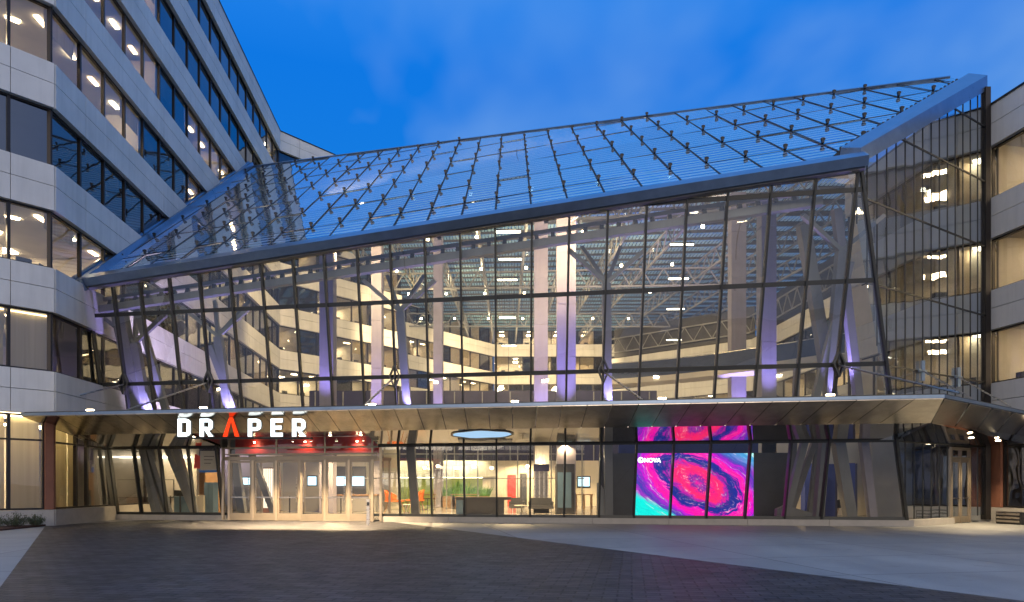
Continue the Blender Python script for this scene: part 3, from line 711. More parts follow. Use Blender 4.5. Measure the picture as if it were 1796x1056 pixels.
# vertical fins every .66 m
Ls = (S0 - CB0).length
E2s = (V((E2.x, E2.y, 0)) - CB0).dot(SD)           # negative: the raking corner runs left as it rises
Lt = Ls
def onside(s, H): q = CB0 + SD * s; sl = s / E2s if s < 0 else 0; c = cornerP(min(E2.z, max(0, E2.z * sl))) if s < 0 else None; y = q.y - (max(0, min(1, -s / -E2s)) * 0); return V((q.x, q.y, H))
def topside(s): return 12.80 + (ST.z - 12.80) * (s - E2s) / (Lt - E2s)
svals = []
s_ = Lt - .05
while s_ > E2s + .1: svals.append(s_); s_ -= .66
DS0, DS1 = 3.45, 5.05
for s_ in svals:
    lo = max(.28, E2.z * s_ / E2s) if s_ < 0 else .28
    if DS0 < s_ < DS1: lo = 3.2
    MB().bar(onside(s_, lo), onside(s_, topside(s_)), .022, .05, up=(SD.y, -SD.x, 0)).build('mullion', FRAMEG, atr)
for H in (3.27, 6.1, 9.02, 12.05, 14.9, 17.3):
    s0 = E2s * H / E2.z if H < E2.z else E2s + (H - 12.8) / (ST.z - 12.8) * (Lt - E2s)
    MB().bar(onside(s0, H), onside(Lt, H), .05, .06).build('transom', FRAMEG, atr)
sv = [Lt] + svals + [E2s]
for a, b in zip(sv[1:], sv[:-1]):
    def lo_(s): return max(.30, E2.z * s / E2s) if s < 0 else .30
    if a >= DS0 - .2 and b <= DS1 + .2: 
        MB().poly([onside(a, 3.2), onside(b, 3.2), onside(b, topside(b)), onside(a, topside(a))]).build('glass_pane', GLASS, atr); continue
    l0, l1 = lo_(a), lo_(b)
    MB().poly([onside(a, l0), onside(b, l1), onside(b, topside(b)), onside(a, topside(a))]).build('side_glass_pane', SIDEG, atr)
MB().bar(CB0 + V((0, 0, .12)) + SD * .1, CB0 + SD * (DS0 - .1) + V((0, 0, .12)), .4, .26).build('curb', STONE, atr)
# end post against the right wing, and the box parapet along the raked edge
MB().bar(onside(Lt + .05, .1), onside(Lt + .05, 19.0), .22, .35).build('end_post', FRAME, atr)
eb0, eb1 = E2 + V((.0, -.0, .05)), ST + V((.1, .1, .05))
dE = (eb1 - eb0).normalized(); inward = V((-SD.y, SD.x, 0))
def rk(s, u, v): q = eb0 + (eb1 - eb0) * s; return q + inward * u + V((0, 0, v))
MB().hexa([rk(0, -.05, -.15), rk(1, -.05, -.15), rk(1, .80, .30), rk(0, .80, .10), rk(0, -.05, .40), rk(1, -.05, .50), rk(1, .70, .95), rk(0, .70, .70)]).build('parapet_box', GUTTER, atr)
MB().hexa([rk(.01, .82, .0), rk(.99, .82, .2), rk(.99, 1.45, .2), rk(.01, 1.35, .0), rk(.01, .74, .66), rk(.99, .74, .90), rk(.99, 1.40, .72), rk(.01, 1.30, .42)]).build('parapet_gutter', FRAMEG, atr)
tb = MB()
for i in range(26):
    q = rk(.04 + i * .036, .95, .62 + i * .010); tb.box(q.x - .04, q.x + .04, q.y - .04, q.y + .04, q.z - .1, q.z + .08)
tb.build('snow_guards', BLACK, atr)['kind'] = 'stuff'
# roof region and grid
RL = V((-20.4, 55.0, 0)); RR = V((21.5, 34.7, 0))
region = [(E1.x - .3, E1.y), (E2.x, E2.y), (ST.x, ST.y), (RR.x, RR.y), (RL.x, RL.y)]
def clip(poly, reg):
    out = poly
    for i in range(len(reg)):
        a, b = reg[i], reg[(i + 1) % len(reg)]
        inp, out = out, []
        side = lambda p: (b[0] - a[0]) * (p[1] - a[1]) - (b[1] - a[1]) * (p[0] - a[0])
        for j in range(len(inp)):
            p, q = inp[j], inp[(j + 1) % len(inp)]
            sp_, sq = side(p), side(q)
            if sp_ >= 0: out.append(p)
            if sp_ * sq < 0:
                t = sp_ / (sp_ - sq); out.append((p[0] + (q[0] - p[0]) * t, p[1] + (q[1] - p[1]) * t))
        if not out: return []
    return out
def inreg(p): 
    for i in range(len(region)):
        a, b = region[i], region[(i + 1) % len(region)]
        if (b[0] - a[0]) * (p[1] - a[1]) - (b[1] - a[1]) * (p[0] - a[0]) < 0: return False
    return True
def eY(X): return E1.y - .1875 * (X - E1.x)
RX = [MX[0] - 1.4 * 2, MX[0] - 1.4] + MX + [MX[-1] + 1.45 * k for k in range(1, 8)]
rows = [-.3, 2.9, 6.0, 9.15, 12.3, 15.5, 18.7, 21.9, 25.1, 28.3]
cells = []
for i in range(len(RX) - 1):
    for k in range(len(rows) - 1):
        c = [(RX[i], eY(RX[i]) + rows[k]), (RX[i + 1], eY(RX[i + 1]) + rows[k]), (RX[i + 1], eY(RX[i + 1]) + rows[k + 1]), (RX[i], eY(RX[i]) + rows[k + 1])]
        c = clip(c, region)
        if len(c) < 3: continue
        ar = abs(sum(c[j][0] * c[(j + 1) % len(c)][1] - c[(j + 1) % len(c)][0] * c[j][1] for j in range(len(c)))) / 2
        if ar < .05: continue
        cx_, cy_ = sum(p[0] for p in c) / len(c), sum(p[1] for p in c) / len(c)
        cells.append((ar / cy_ ** 2, c))
cells.sort(key=lambda q: -q[0])
def rpoly(c):
    j1, j2, j0 = random.uniform(-.010, .010), random.uniform(-.008, .008), 0
    cx_, cy_ = c[0]
    return [roofP(x, y, .03 + (x - cx_) * j1 + (y - cy_) * j2) for x, y in c]
for _, c in cells[:100]: MB().poly(rpoly(c)).build('roof_pane', FRIT, atr)
rm = MB()
for _, c in cells[100:]: rm.poly(rpoly(c))
rm.build('roof_panes', FRIT, atr)['kind'] = 'stuff'
def clipline(a, b):
    ts = [0.0, 1.0]
    for i in range(len(region)):
        p, q = region[i], region[(i + 1) % len(region)]
        side = lambda r: (q[0] - p[0]) * (r[1] - p[1]) - (q[1] - p[1]) * (r[0] - p[0])
        sa, sb = side(a), side(b)
        if sa < 0 and sb < 0: return None
        if sa * sb < 0:
            t = sa / (sa - sb)
            if sa < 0: ts[0] = max(ts[0], t)
            else: ts[1] = min(ts[1], t)
    if ts[1] - ts[0] < .001: return None
    f = lambda t: (a[0] + (b[0] - a[0]) * t, a[1] + (b[1] - a[1]) * t)
    return f(ts[0]), f(ts[1])
for X in RX:
    s = clipline((X, eY(X) - .3), (X, eY(X) + 40))
    if s: MB().bar(roofP(*s[0], .045), roofP(*s[1], .045), .075, .012, up=NR).build('glazing_bar', SEAM, atr)
for r in rows[1:]:
    s = clipline((RX[0], eY(RX[0]) + r), (RX[-1], eY(RX[-1]) + r))
    if s: MB().bar(roofP(*s[0], .040), roofP(*s[1], .040), .06, .012, up=NR).build('glazing_bar', SEAM, atr)
a, b = roofP(RL.x, RL.y), roofP(RR.x, RR.y); MB().bar(a, b, .25, .2, up=NR).build('ridge_cap', GUTTER, atr)
nodes = []
for X in RX:
    for r in rows[1:]:
        if inreg((X, eY(X) + r)) and inreg((X + .3, eY(X) + r)) : nodes.append((X, eY(X) + r))
nodes.sort(key=lambda n: n[1])
def clampmb(mb, X, Y):
    q = roofP(X, Y, .08); mb.bar(q, q + V((0, 0, .20)), .13, .09, up=(1, 0, 0)); mb.bar(q + V((0, -.07, .14)), q + V((0, .02, .16)), .16, .08)
for X, Y in nodes[:100]:
    m_ = MB(); clampmb(m_, X, Y); m_.build('roof_clamp', BLACK, atr)
m_ = MB()
for X, Y in nodes[100:]: clampmb(m_, X, Y)
if m_.v: m_.build('roof_clamps', BLACK, atr)['kind'] = 'stuff'
# left rake box along the tower
q0, q1 = roofP(E1.x - .35, E1.y - .5), roofP(RL.x - .1, RL.y)
MB().bar(q0, q1, .7, .42, up=NR, o=.12).build('rake_box', GUTTER, atr)
MB().bar(q0 + V((.42, 0, 0)), q1 + V((.42, 0, 0)), .12, .5, up=NR, o=.16).build('rake_flashing', GUTTER, atr)
MB().tube(q0 + V((.0, 0, .42)), q1 + V((.0, 0, .42)), .10, 8).build('rake_pipe', GUTTER, atr)
# eave beam and brackets inside
bm_ = [FP(XL, eaveH(XL) - .95, .55), FP(11.3, eaveH(11.3) - .95, .55)]
MB().bar(bm_[0], bm_[1], .30, .30).build('eave_beam', STEEL, atr)
MB().bar(bm_[0] + V((0, .35, .55)), bm_[1] + V((0, .35, .55)), .18, .16).build('eave_beam', STEEL, atr)
bk = MB()
for i in range(48):
    q = bm_[0] + (bm_[1] - bm_[0]) * (i + .5) / 48; bk.bar(q + V((0, 0, .15)), q + V((0, .1, .36)), .16, .14)
bk.build('beam_brackets', FRAMEG, atr)['kind'] = 'stuff'
# tree columns behind the front glass, lit violet from below
NODEX = [MX[1], MX[4], MX[10], MX[16], MX[22]]
for j, X in enumerate(NODEX):
    if j == 0: tops = eaveH(X) - 1.2
    else: tops = eaveH(X) - 1.4
    cb = MB()
    foot = V((X + (.55 if j < 4 else .3), YF(X, 0) + .9, .1)); head = V((X + .15, YF(X, tops) + 1.3, tops - 1.2))
    cb.bar(foot, head, .34, .34, up=(0, 1, 0)); cb.build('column', STEEL, atr)
    dxs = 1.45 if j in (0, 1) else (-1.3 if j == 4 else .0)
    if dxs:
        MB().bar(foot + V((dxs, .2, 0)), head + V((-dxs * .25, 0, -.4)), .26, .26, up=(0, 1, 0)).build('column_brace', STEEL, atr)
    for k, (ax, ay) in enumerate(((-1.5, -.2), (1.5, -.2), (-.8, 1.6), (.8, 1.6))):
        MB().bar(head, head + V((ax, ay, 1.25 + (ay > 0) * .7)), .15, .18, up=(0, 1, 0)).build('column_arm', STEEL, atr)
    sp = light('SPOT', 'uplight', (X + .5, YF(X, 4.4) + .55, 4.55), 1500, PURPLE, atr, .08, spot=math.radians(55), target=(X + .4, YF(X, 12) + 1.4, 12))
# raking inner frames at both ends
MB().bar(V((13.9, 29.0, .1)), V((11.2, 27.2, 11.6)), .42, .42, up=(0, 1, 0)).build('column', STEEL, atr)
MB().bar(V((14.6, 28.6, .1)), V((12.1, 26.4, 11.9)), .30, .30, up=(0, 1, 0)).build('column', COLUMN, atr)
MB().bar(V((-16.9, 34.0, .1)), V((-17.6, 31.6, 9.6)), .55, .5, up=(0, 1, 0)).build('column', STEEL, atr)
MB().bar(V((-15.2, 34.0, .1)), V((-16.9, 31.8, 9.7)), .28, .28, up=(0, 1, 0)).build('column_brace', STEEL, atr)
light('SPOT', 'uplight', (13.2, 28.2, 4.6), 1400, PURPLE, atr, .08, spot=math.radians(50), target=(11.6, 27.0, 12))
# deep roof behind the ridge: ceiling panels and trusses
def ridge(X): f = (X - RL.x) / (RR.x - RL.x); y = RL.y + (RR.y - RL.y) * f; return V((X, y, roofP(X, y).z))
def ceilP(X, v):
    r = ridge(X); Yb = 104.0; y = r.y + (Yb - r.y) * v; return V((X + (y - r.y) * .0, y, r.z - .3 + (24.6 - r.z) * v))
NS = 34
for i in range(NS):
    v0, v1 = i / NS, (i + .60) / NS
    m_ = MB()
    for a, b in ((-23, -8), (-8, 6), (6, 20.5)):
        m_.poly([ceilP(a, v0), ceilP(b, v0), ceilP(b, v1), ceilP(a, v1)])
    m_.build('ceiling_panel', CEILP, atr)
    m_ = MB()
    for a, b in ((-23, -8), (-8, 6), (6, 20.5)):
        m_.hexa([ceilP(a, v1), ceilP(b, v1), ceilP(b, (i + 1) / NS), ceilP(a, (i + 1) / NS)] + [q + V((0, 0, .25)) for q in (ceilP(a, v1), ceilP(b, v1), ceilP(b, (i + 1) / NS), ceilP(a, (i + 1) / NS))])
    m_.build('ceiling_purlin', FRAMEG, atr)
for i in range(24):
    y0 = 45 + i * 2.45; hh = 22.2 + (y0 - 45) * .04
    MB().poly([(20.5, y0, hh), (34, y0, hh), (34, y0 + 1.5, hh + .06), (20.5, y0 + 1.5, hh + .06)]).build('ceiling_panel', CEILP, atr)
    MB().box(20.5, 34, y0 + 1.5, y0 + 2.45, hh, hh + .25).build('ceiling_purlin', FRAMEG, atr)
def truss(pf, n, d0=.35, d1=1.75, w=.13):
    m_ = MB(); pts = [pf(i / n) for i in range(n + 1)]
    for i in range(n):
        a, b = pts[i], pts[i + 1]
        T = lambda p: p - V((0, 0, d0)); B = lambda p: p - V((0, 0, d1))
        m_.bar(T(a), T(b), w, w); m_.bar(B(a), B(b), w * 1.2, w * 1.2)
        m_.bar(B(a), T((a + b) / 2), w * .7, w * .7); m_.bar(T((a + b) / 2), B(b), w * .7, w * .7)
    return m_
for k in range(8):
    X0 = -15.5 + 4.2 * k
    def pf(t, X0=X0):
        r = ridge(min(X0, 20)); X = X0 + (104 - r.y) * t * (-.02 + (3.0 - X0) * .004); v = t
        return ceilP(max(-22, min(20, X)), v)
    truss(pf, 26).build('truss', STEEL, atr)
    # front slope rafter
    a = V((X0, eY(X0) + .4, roofP(X0, eY(X0) + .4).z - .45)); r = ridge(X0); b = V((X0, r.y, r.z - .8))
    if X0 < 12.0: MB().bar(a, b, .16, .32, up=NR).build('rafter', STEEL, atr)
for X0_ in (19.5, 23.7, 27.9):
    truss(lambda t: V((X0_ - 5 * t, 45 + 55 * t, 22.2 + 2.2 * t)), 24).build('truss', STEEL, atr)
for v in (.12, .42, .72):
    truss(lambda t, v=v: ceilP(-20 + 39 * t, v) - V((0, 0, .9)), 20, .3, 1.9, .14).build('truss', STEEL, atr)
# downlights on the trusses
dl = []
for k in range(1, 8):
    for v in (.05, .2, .35, .5, .7):
        X = -15.5 + 4.2 * k
        q = ceilP(X, v) - V((0, 0, 2.0)); dl.append(q)
for q in dl:
    MB().tube(q, q + V((0, 0, -.18)), .11, 8, .13).build('downlight', DOWN, atr)
for X, Y, e in ((-9, 38, 2400), (0, 38, 2000), (5, 38, 900), (-11, 52, 3800), (-1, 54, 4200), (6, 56, 4200), (-8, 70, 5000), (4, 72, 5000), (-2, 90, 5000), (7, 90, 4000)):  # unseen fill spots, added to make the whole atrium glow
    H_ = 15.0 if Y < 50 else 17.5; light('SPOT', 'atrium_fill', (X, Y, H_), e * (1.5 if Y < 50 else 1.15), (1, .73, .40), atr, .35, spot=math.radians(168), blend=.3, target=(X, Y + 10, H_ + (1.5 if Y < 50 else -1)))
# violet flood on ceiling
light('SPOT', 'violet_floodlight', (9, 50, 12.5), 5000, (.35, .25, 1), atr, .2, spot=math.radians(80), target=(10, 62, 24))
light('SPOT', 'violet_floodlight', (2, 33, 5.0), 3000, PURPLE, atr, .2, spot=math.radians(70), target=(3, 42, 16))
light('SPOT', 'violet_floodlight', (-12, 35.5, 4.8), 4200, (.70, .58, 1), atr, .2, spot=math.radians(110), target=(-19, 40, 9))
# atrium floor slab and inner columns clad in panels
MB().poly([(-19, 33.6, .06), (CB0.x, 27.6, .06), (20.7, 31.3, .06), (29, 41, .06), (29, 103, .06), (-20, 103, .06)]).build('lobby_floor', LFLOOR, atr)
for (px0, px1, Yc, base_px) in ((560, 584, 38, 0), (651, 669, 44, 0), (760, 776, 50, 0), (937, 961, 45, 0), (977, 1010, 40, 0), (1283, 1309, 45, 0), (1336, 1362, 36, 0)):
    x0, x1 = pxX(px0, Yc), pxX(px1, Yc); xm = (x0 + x1) / 2
    t_ = 16.5 if Yc < 40 else 20.3
    cm_ = MB(); z_ = .07
    while z_ < t_ - .1: cm_.box(x0, x1, Yc, Yc + .8, z_, min(t_, z_ + 2.92)); z_ += 2.95
    cm_.box(x0 + .03, x1 - .03, Yc + .03, Yc + .77, .08, t_ - .05); cm_.build('inner_column', COLUMN, atr)
    light('SPOT', 'uplight', (xm, Yc - 1.0, 4.2), 3200, PURPLE, atr, .1, spot=math.radians(40), target=(xm, Yc - .1, 15))

# navy mezzanine wall, carried up to imitate the dark street reflection, and bridge
mz = thing('mezzanine', 'long navy blue mezzanine front running across the back of the lobby', 'mezzanine')
MB().box(-17.5, 12.5, 61, 61.3, 3.35, 9.8).build('panel_wall', NAVY, mz)
MB().box(-17.5, 12.5, 60.7, 60.98, 3.2, 3.42).build('edge_beam', WHITE, mz)
for i in range(13): MB().box(-17 + i * 2.4, -16.92 + i * 2.4, 60.85, 60.98, 3.45, 9.7).build('cover_strip', STEEL, mz)
MB().box(-17.5, 12.5, 61.31, 66, 9.4, 9.7).build('deck', WHITE, mz)
br_ = thing('footbridge', 'glass sided footbridge crossing the right half of the atrium', 'bridge')
def bp(t): return V((6.6 + 12.2 * t, 48 - 8 * t + 1.5 * math.sin(t * math.pi), 8.65 + .35 * t))
for i in range(10):
    a, b = bp(i / 10), bp((i + 1) / 10)
    MB().bar(a - V((0, 0, .15)), b - V((0, 0, .15)), 1.8, .35).build('deck', WHITE, br_)
    MB().hexa([a + V((0, -.9, 0)), b + V((0, -.9, 0)), b + V((0, -.88, 0)), a + V((0, -.88, 0)), a + V((0, -.9, 1.05)), b + V((0, -.9, 1.05)), b + V((0, -.88, 1.05)), a + V((0, -.88, 1.05))]).build('balustrade', GLAZED, br_)
    MB().bar(a + V((0, -.89, 1.08)), b + V((0, -.89, 1.08)), .06, .05).build('handrail', CHROME, br_)

# pendants
pl = thing('pendant_light', 'glowing linear pendant in the row hanging in the middle of the atrium', 'light', 'linear pendants in the middle of the atrium')
MB().box(-.7, .7, -.06, .06, 0, .08).build('diffuser', PEND, pl); MB().box(-.74, .74, -.09, .09, .08, .16).build('housing', BLACK, pl)
MB().tube((-.5, 0, .16), (-.5, 0, 4.5), .012, 5).tube((.5, 0, .16), (.5, 0, 4.5), .012, 5).build('cable', BLACK, pl)
mid = [(890, 408, 38), (895, 456, 44), (890, 492, 50), (890, 558, 60), (893, 607, 70)]
rgt = [(1200, 373, 37), (1196, 430, 43), (1190, 490, 50), (1185, 543, 58), (1182, 597, 68)]
for i, (x, y, Y) in enumerate(mid + rgt):
    o = pl if i == 0 else copy_tree(pl)
    o.location = pt(x, y, Y); o.rotation_euler = (0, 0, random.uniform(-.05, .05))
    o['label'] = ('highest', 'second highest', 'third', 'fourth', 'lowest')[i % 5] + (' glowing bar in the stack of linear pendants in the middle of the atrium' if i < 5 else ' glowing bar in the stack of linear pendants on the footbridge side')
    if i >= len(mid): o['group'] = 'linear pendants on the bridge side of the atrium'

# ------------------------------------------------------------------ canopy
can = thing('entrance_canopy', 'polished steel canopy folding across the whole front above the lobby glass', 'canopy')
HO, HL, HJ = 4.22, 3.66, 3.29
def oY(X): return 23.85 - .17 * X
Oc = V((13.2, oY(13.2) , HO)); Ol = V((-18.75, oY(-18.75), HO)); Or = V((28.0, oY(13.2) + 14.8 * .81, HO))
Lc = V((13.96, 23.65, HL)); Ll = V((-18.1, 25.95 + .17 * 18.1 - .05, HL)); Lr = V((29.0, 23.65 + 15.04 * .81, HL))
Lc.y = 25.95 - .17 * 13.96 + .0
Jc = cornerP(HJ); Jl = FP(XL - .5, HJ)
def lerp(a, b, t): return a + (b - a) * t
NP = 38
TH = V((0, 0, .10))
for i in range(NP):
    t0, t1 = i / NP, (i + 1) / NP; e = .0008
    xa, xb = -18.1 + 31.3 * t0 + .012, -18.1 + 31.3 * t1 - .012
    lx_ = lambda x: V((x, 25.95 - .17 * x, HL)); ox_ = lambda x: V((x, oY(x), HO))
    q = [lx_(xa), lx_(xb if i < NP - 1 else Lc.x), ox_(xb), ox_(xa if i else -18.75)]
    MB().hexa(q + [p + TH for p in q]).build('fascia_panel', FASCIA, can)
for i in range(9):
    t0, t1 = i / 9, (i + 1) / 9; e = .003
    q = [lerp(Lc, Lr, t0 + e), lerp(Lc, Lr, t1 - e), lerp(Oc, Or, t1 - e), lerp(Oc, Or, t0 + e)]
    MB().hexa(q + [p + TH for p in q]).build('fascia_panel', FASCIA, can)
# mirror soffit (left of the doors, right of them; recess over the doors is darker glass)
def sof(a, b):
    q = [FP(a, HJ), FP(b, HJ), V((b, 25.95 - .17 * b, HL)), V((a, 25.95 - .17 * a, HL))]
    MB().hexa([q[3], q[2], q[1], q[0]] + [q[3] + TH, q[2] + TH, q[1] + TH, q[0] + TH]).build('soffit', MIRROR, can)
for a, b in ((-18.2, -12.95), (-5.69, 1.5), (1.51, 8.4), (8.41, 13.9)): sof(a, b)
q = [V((-12.94, 25.95 + .17 * 12.94, HL)), V((-5.70, 25.95 + .17 * 5.7, HL)), V((-5.70, 31.9, 3.80)), V((-12.94, 33.1, 3.80))]
MB().hexa(q + [p + TH * .8 for p in q]).build('recess_ceiling', DARKM, can)
for X, ww in ((-12.95, -.02), (-5.69, .02)): MB().poly([V((X, 25.95 - .17 * X, HL)), V((X, YF(X, HJ), HJ)), V((X, 30 - .17 * X, 3.25)), V((X, 30 - .17 * X, 3.80)), V((X, 29 - .17 * X, 3.78))]).build('recess_cheek', FASCIA, can)
sr = S0 + SD * 8
q = [Lc, Lr, V((sr.x, sr.y, HJ)), Jc + V((.05, 0, 0))]
MB().hexa(q + [p + TH for p in q]).build('soffit', MIRROR, can)
# upper deck and bright drip edge
for a, b, c, d in ((Ol, Oc, FP(cornerX(4.6), 4.5), FP(XL - .5, 4.5)), (Oc, Or, V((sr.x, sr.y, 4.5)), FP(cornerX(4.6), 4.5))):
    q = [p + V((0, 0, .12)) if p.z < 4.4 else p for p in (a, b, c, d)]; MB().hexa(q + [p + V((0, 0, .05)) for p in q]).build('deck', FRAMEG, can)
MB().bar(Ol + V((0, 0, .08)), Oc + V((0, 0, .08)), .10, .10).build('drip_edge', GUTTER, can)
MB().bar(Oc + V((0, 0, .08)), Or + V((0, 0, .08)), .10, .10).build('drip_edge', GUTTER, can)
# left end panel folding back to the tower wall
lw_ = V((-18.3, 30.2, 3.5))
MB().hexa([Ll, Ol, lw_ + V((0, .2, .1)), lw_] + [p + TH for p in (Ll, Ol, lw_ + V((0, .2, .1)), lw_)]).build('end_panel', FASCIA, can)
# small uplights along the top edge
for X in (-16.2, -11.5, -5.0, .1, 5.0, 10.2):
    y = 24.4 - .17 * X; MB().box(X - .12, X + .12, y - .06, y + .06, 4.40, 4.50).build('edge_light', DOWN, can)
# tie rods with diamond anchors
for j, (X, rx) in enumerate(((MX[1], -2.3), (MX[4], -1.3), (MX[10], -.35), (MX[16], .7), (MX[22], 1.6))):
    a = FP(X, 6.1, -.12)
    an = thing('rod_anchor', ['diamond shaped rod anchor nearest the cream tower', 'diamond shaped rod anchor above the sign letters', 'diamond shaped rod anchor above the right end of the entrance doors', 'diamond shaped rod anchor just left of the video wall', 'diamond shaped rod anchor beside the raking corner'][j], 'bracket', 'diamond anchors of the canopy rods')
    d_ = [(0, .48), (.2, 0), (0, -.48), (-.2, 0)]
    for k in range(4):
        u0, v0 = d_[k]; u1, v1 = d_[(k + 1) % 4]
        MB().bar(a + V((u0, 0, v0)), a + V((u1, 0, v1)), .05, .22, up=(0, 1, 0)).build('plate', FRAMEG, an)
    MB().bar(a + V((0, .02, -.4)), a + V((0, .02, .4)), .05, .12, up=(0, 1, 0)).build('gusset', FRAMEG, an)
    e_ = V((X + rx, 24.1 - .17 * (X + rx), 4.42))
    MB().tube(a + V((0, -.05, -.05)), e_, .035, 8).build('tie_rod', CHROME, an)
for j, s_ in enumerate((1.0, 3.9)):
    a = onside(s_, 6.1) + V((SD.y, -SD.x, 0)) * .1
    an = thing('rod_anchor', ['star shaped rod anchor on the side glass nearer the corner', 'star shaped rod anchor on the side glass nearer the right wing'][j], 'bracket', 'anchors on the side glass')
    MB().bar(a - SD * .3, a + SD * .3, .05, .12).bar(a - V((0, 0, .4)), a + V((0, 0, .4)), .12, .12).build('plate', GUTTER, an)
    e_ = lerp(Oc, Or, .12 + .2 * j) + V((0, 0, .2)); MB().tube(a, e_, .03, 8).build('tie_rod', CHROME, an)

ol = thing('oval_reflection', 'pale blue oval light panel set in the canopy soffit above the dark desk', 'light')  # added glowing oval imitates a reflection in the mirror soffit
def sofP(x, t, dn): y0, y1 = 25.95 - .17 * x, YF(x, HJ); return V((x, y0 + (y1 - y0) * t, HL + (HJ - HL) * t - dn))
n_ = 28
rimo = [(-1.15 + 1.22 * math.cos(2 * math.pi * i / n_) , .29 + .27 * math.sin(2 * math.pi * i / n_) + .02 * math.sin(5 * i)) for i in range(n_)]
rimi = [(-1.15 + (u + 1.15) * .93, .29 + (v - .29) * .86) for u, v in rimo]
m_ = MB(); m_.poly([sofP(u, v, .012) for u, v in rimi][::-1]); m_.build('diffuser', OVAL, ol)  # glowing face of the imitated reflection
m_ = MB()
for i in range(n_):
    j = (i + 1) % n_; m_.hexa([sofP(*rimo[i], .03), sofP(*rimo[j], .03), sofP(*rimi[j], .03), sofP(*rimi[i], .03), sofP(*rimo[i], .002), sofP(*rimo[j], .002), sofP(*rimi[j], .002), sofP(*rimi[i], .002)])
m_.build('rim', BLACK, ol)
# canopy downlights over the doors and side door
for X in (-10.95, -10.05, -8.8, -7.5, -6.2):
    y = 27.9 - .17 * X
    MB().tube((X, y, 3.64), (X, y, 3.67), .05, 12).build('downlight', DOWN, can)
    light('SPOT', 'door_downlight', (X, y, 3.58), 2000, (1, .72, .42), can, .05, spot=math.radians(98), blend=.35, target=(X, y - .3, 0))
for q in (V((17.6, 27.1, 3.40)), V((19.8, 28.8, 3.40)), V((21.6, 28.9, 3.50))):
    MB().tube(q, q + V((0, 0, .03)), .09, 12).build('downlight', DOWN, can)
    light('SPOT', 'side_downlight', q - V((0, 0, .1)), 500, (1, .78, .48), can, .05, spot=math.radians(120), blend=.5, target=q - V((0, .2, 3)))

# ------------------------------------------------------------------ sign letters
def arc(cx, cy, rx, ry, a0, a1, n=8): return [(cx + rx * math.cos(math.radians(a0 + (a1 - a0) * i / n)), cy + ry * math.sin(math.radians(a0 + (a1 - a0) * i / n))) for i in range(n + 1)]
W_, T_ = .78, .24
def g_rect(x0, y0, x1, y1): return [(x0, y0), (x1, y0), (x1, y1), (x0, y1)]
def band_arc(cx, cy, R, r, a0, a1, n=8):
    o = arc(cx, cy, R[0], R[1], a0, a1, n); i_ = arc(cx, cy, r[0], r[1], a0, a1, n)
    return [[o[k], o[k + 1], i_[k + 1], i_[k]] for k in range(n)]
def GL(ch):
    if ch == 'D': return [g_rect(0, 0, T_, 1), g_rect(T_, 0, .40, .22), g_rect(T_, .78, .40, 1)] + band_arc(.40, .22, (.38, .22), (.14, .001), -90, 0) + band_arc(.40, .78, (.38, .22), (.14, .001), 0, 90) + [g_rect(.54, .22, .78, .78)]
    if ch in 'PR':
        y0 = .36 if ch == 'P' else .38
        g_ = [g_rect(0, 0, T_, 1), g_rect(T_, .80, .44, 1), g_rect(T_, y0 - .04, .44, y0 + .16), g_rect(.54, .56, .78, .76)] + band_arc(.44, .76, (.34, .24), (.10, .04), 0, 90) + band_arc(.44, .56, (.34, .24), (.10, .04), -90, 0)
        if ch == 'R': g_.append([(.30, .34), (.52, .34), (.82, 0), (.54, 0)])
        return g_
    if ch == 'E': return [g_rect(0, 0, T_, 1), g_rect(T_, 0, .70, .21), g_rect(T_, .40, .64, .60), g_rect(T_, .79, .70, 1)]
    if ch == 'A': return [[(-.02, 0), (.24, 0), (.47, .86), (.36, 1.06)], [(.36, 1.06), (.47, .86), (.47, .86), (.58, 1.06)], [(.58, 1.06), (.47, .86), (.70, 0), (.96, 0)]]
    return []
sign = thing('illuminated_sign', 'glowing DRAPER letters, white with a red A, standing under the canopy edge', 'sign')
cent = {'D': 311.8, 'R1': 350.5, 'A': 391.5, 'P': 435, 'E': 475, 'R2': 512.5}
for key, x0 in cent.items():
    ch = key[0]; X0 = 0; Y0 = 26.0
    for _ in range(3): X0 = pxX(x0, Y0); Y0 = 24.30 - .17 * X0 - .0
    sc_ = 31.5 / F * Y0; zb = pyH(766, Y0)
    fr = lambda u, v, w: (X0 + u * sc_, Y0 - .17 * u * sc_ + w, zb + v * sc_)
    body = MB(); face = MB()
    for g_ in GL(ch):
        body.prism(g_, fr, .13)
        face.prism(g_, lambda u, v, w: (X0 + u * sc_, Y0 - .17 * u * sc_ - .02 + w, zb + v * sc_), .017)
    o = body.build('letter', LETSR if ch == 'A' else LETS, sign); face.build('letter_face', LETR if ch == 'A' else LETW, o)
sl0, sl1 = pt(309, 768, 27.3), pt(545, 768, 26.2)
MB().bar(sl0 + V((0, .2, 0)), sl1 + V((0, .2, 0)), .08, .06).build('support_rail', BLACK, sign)

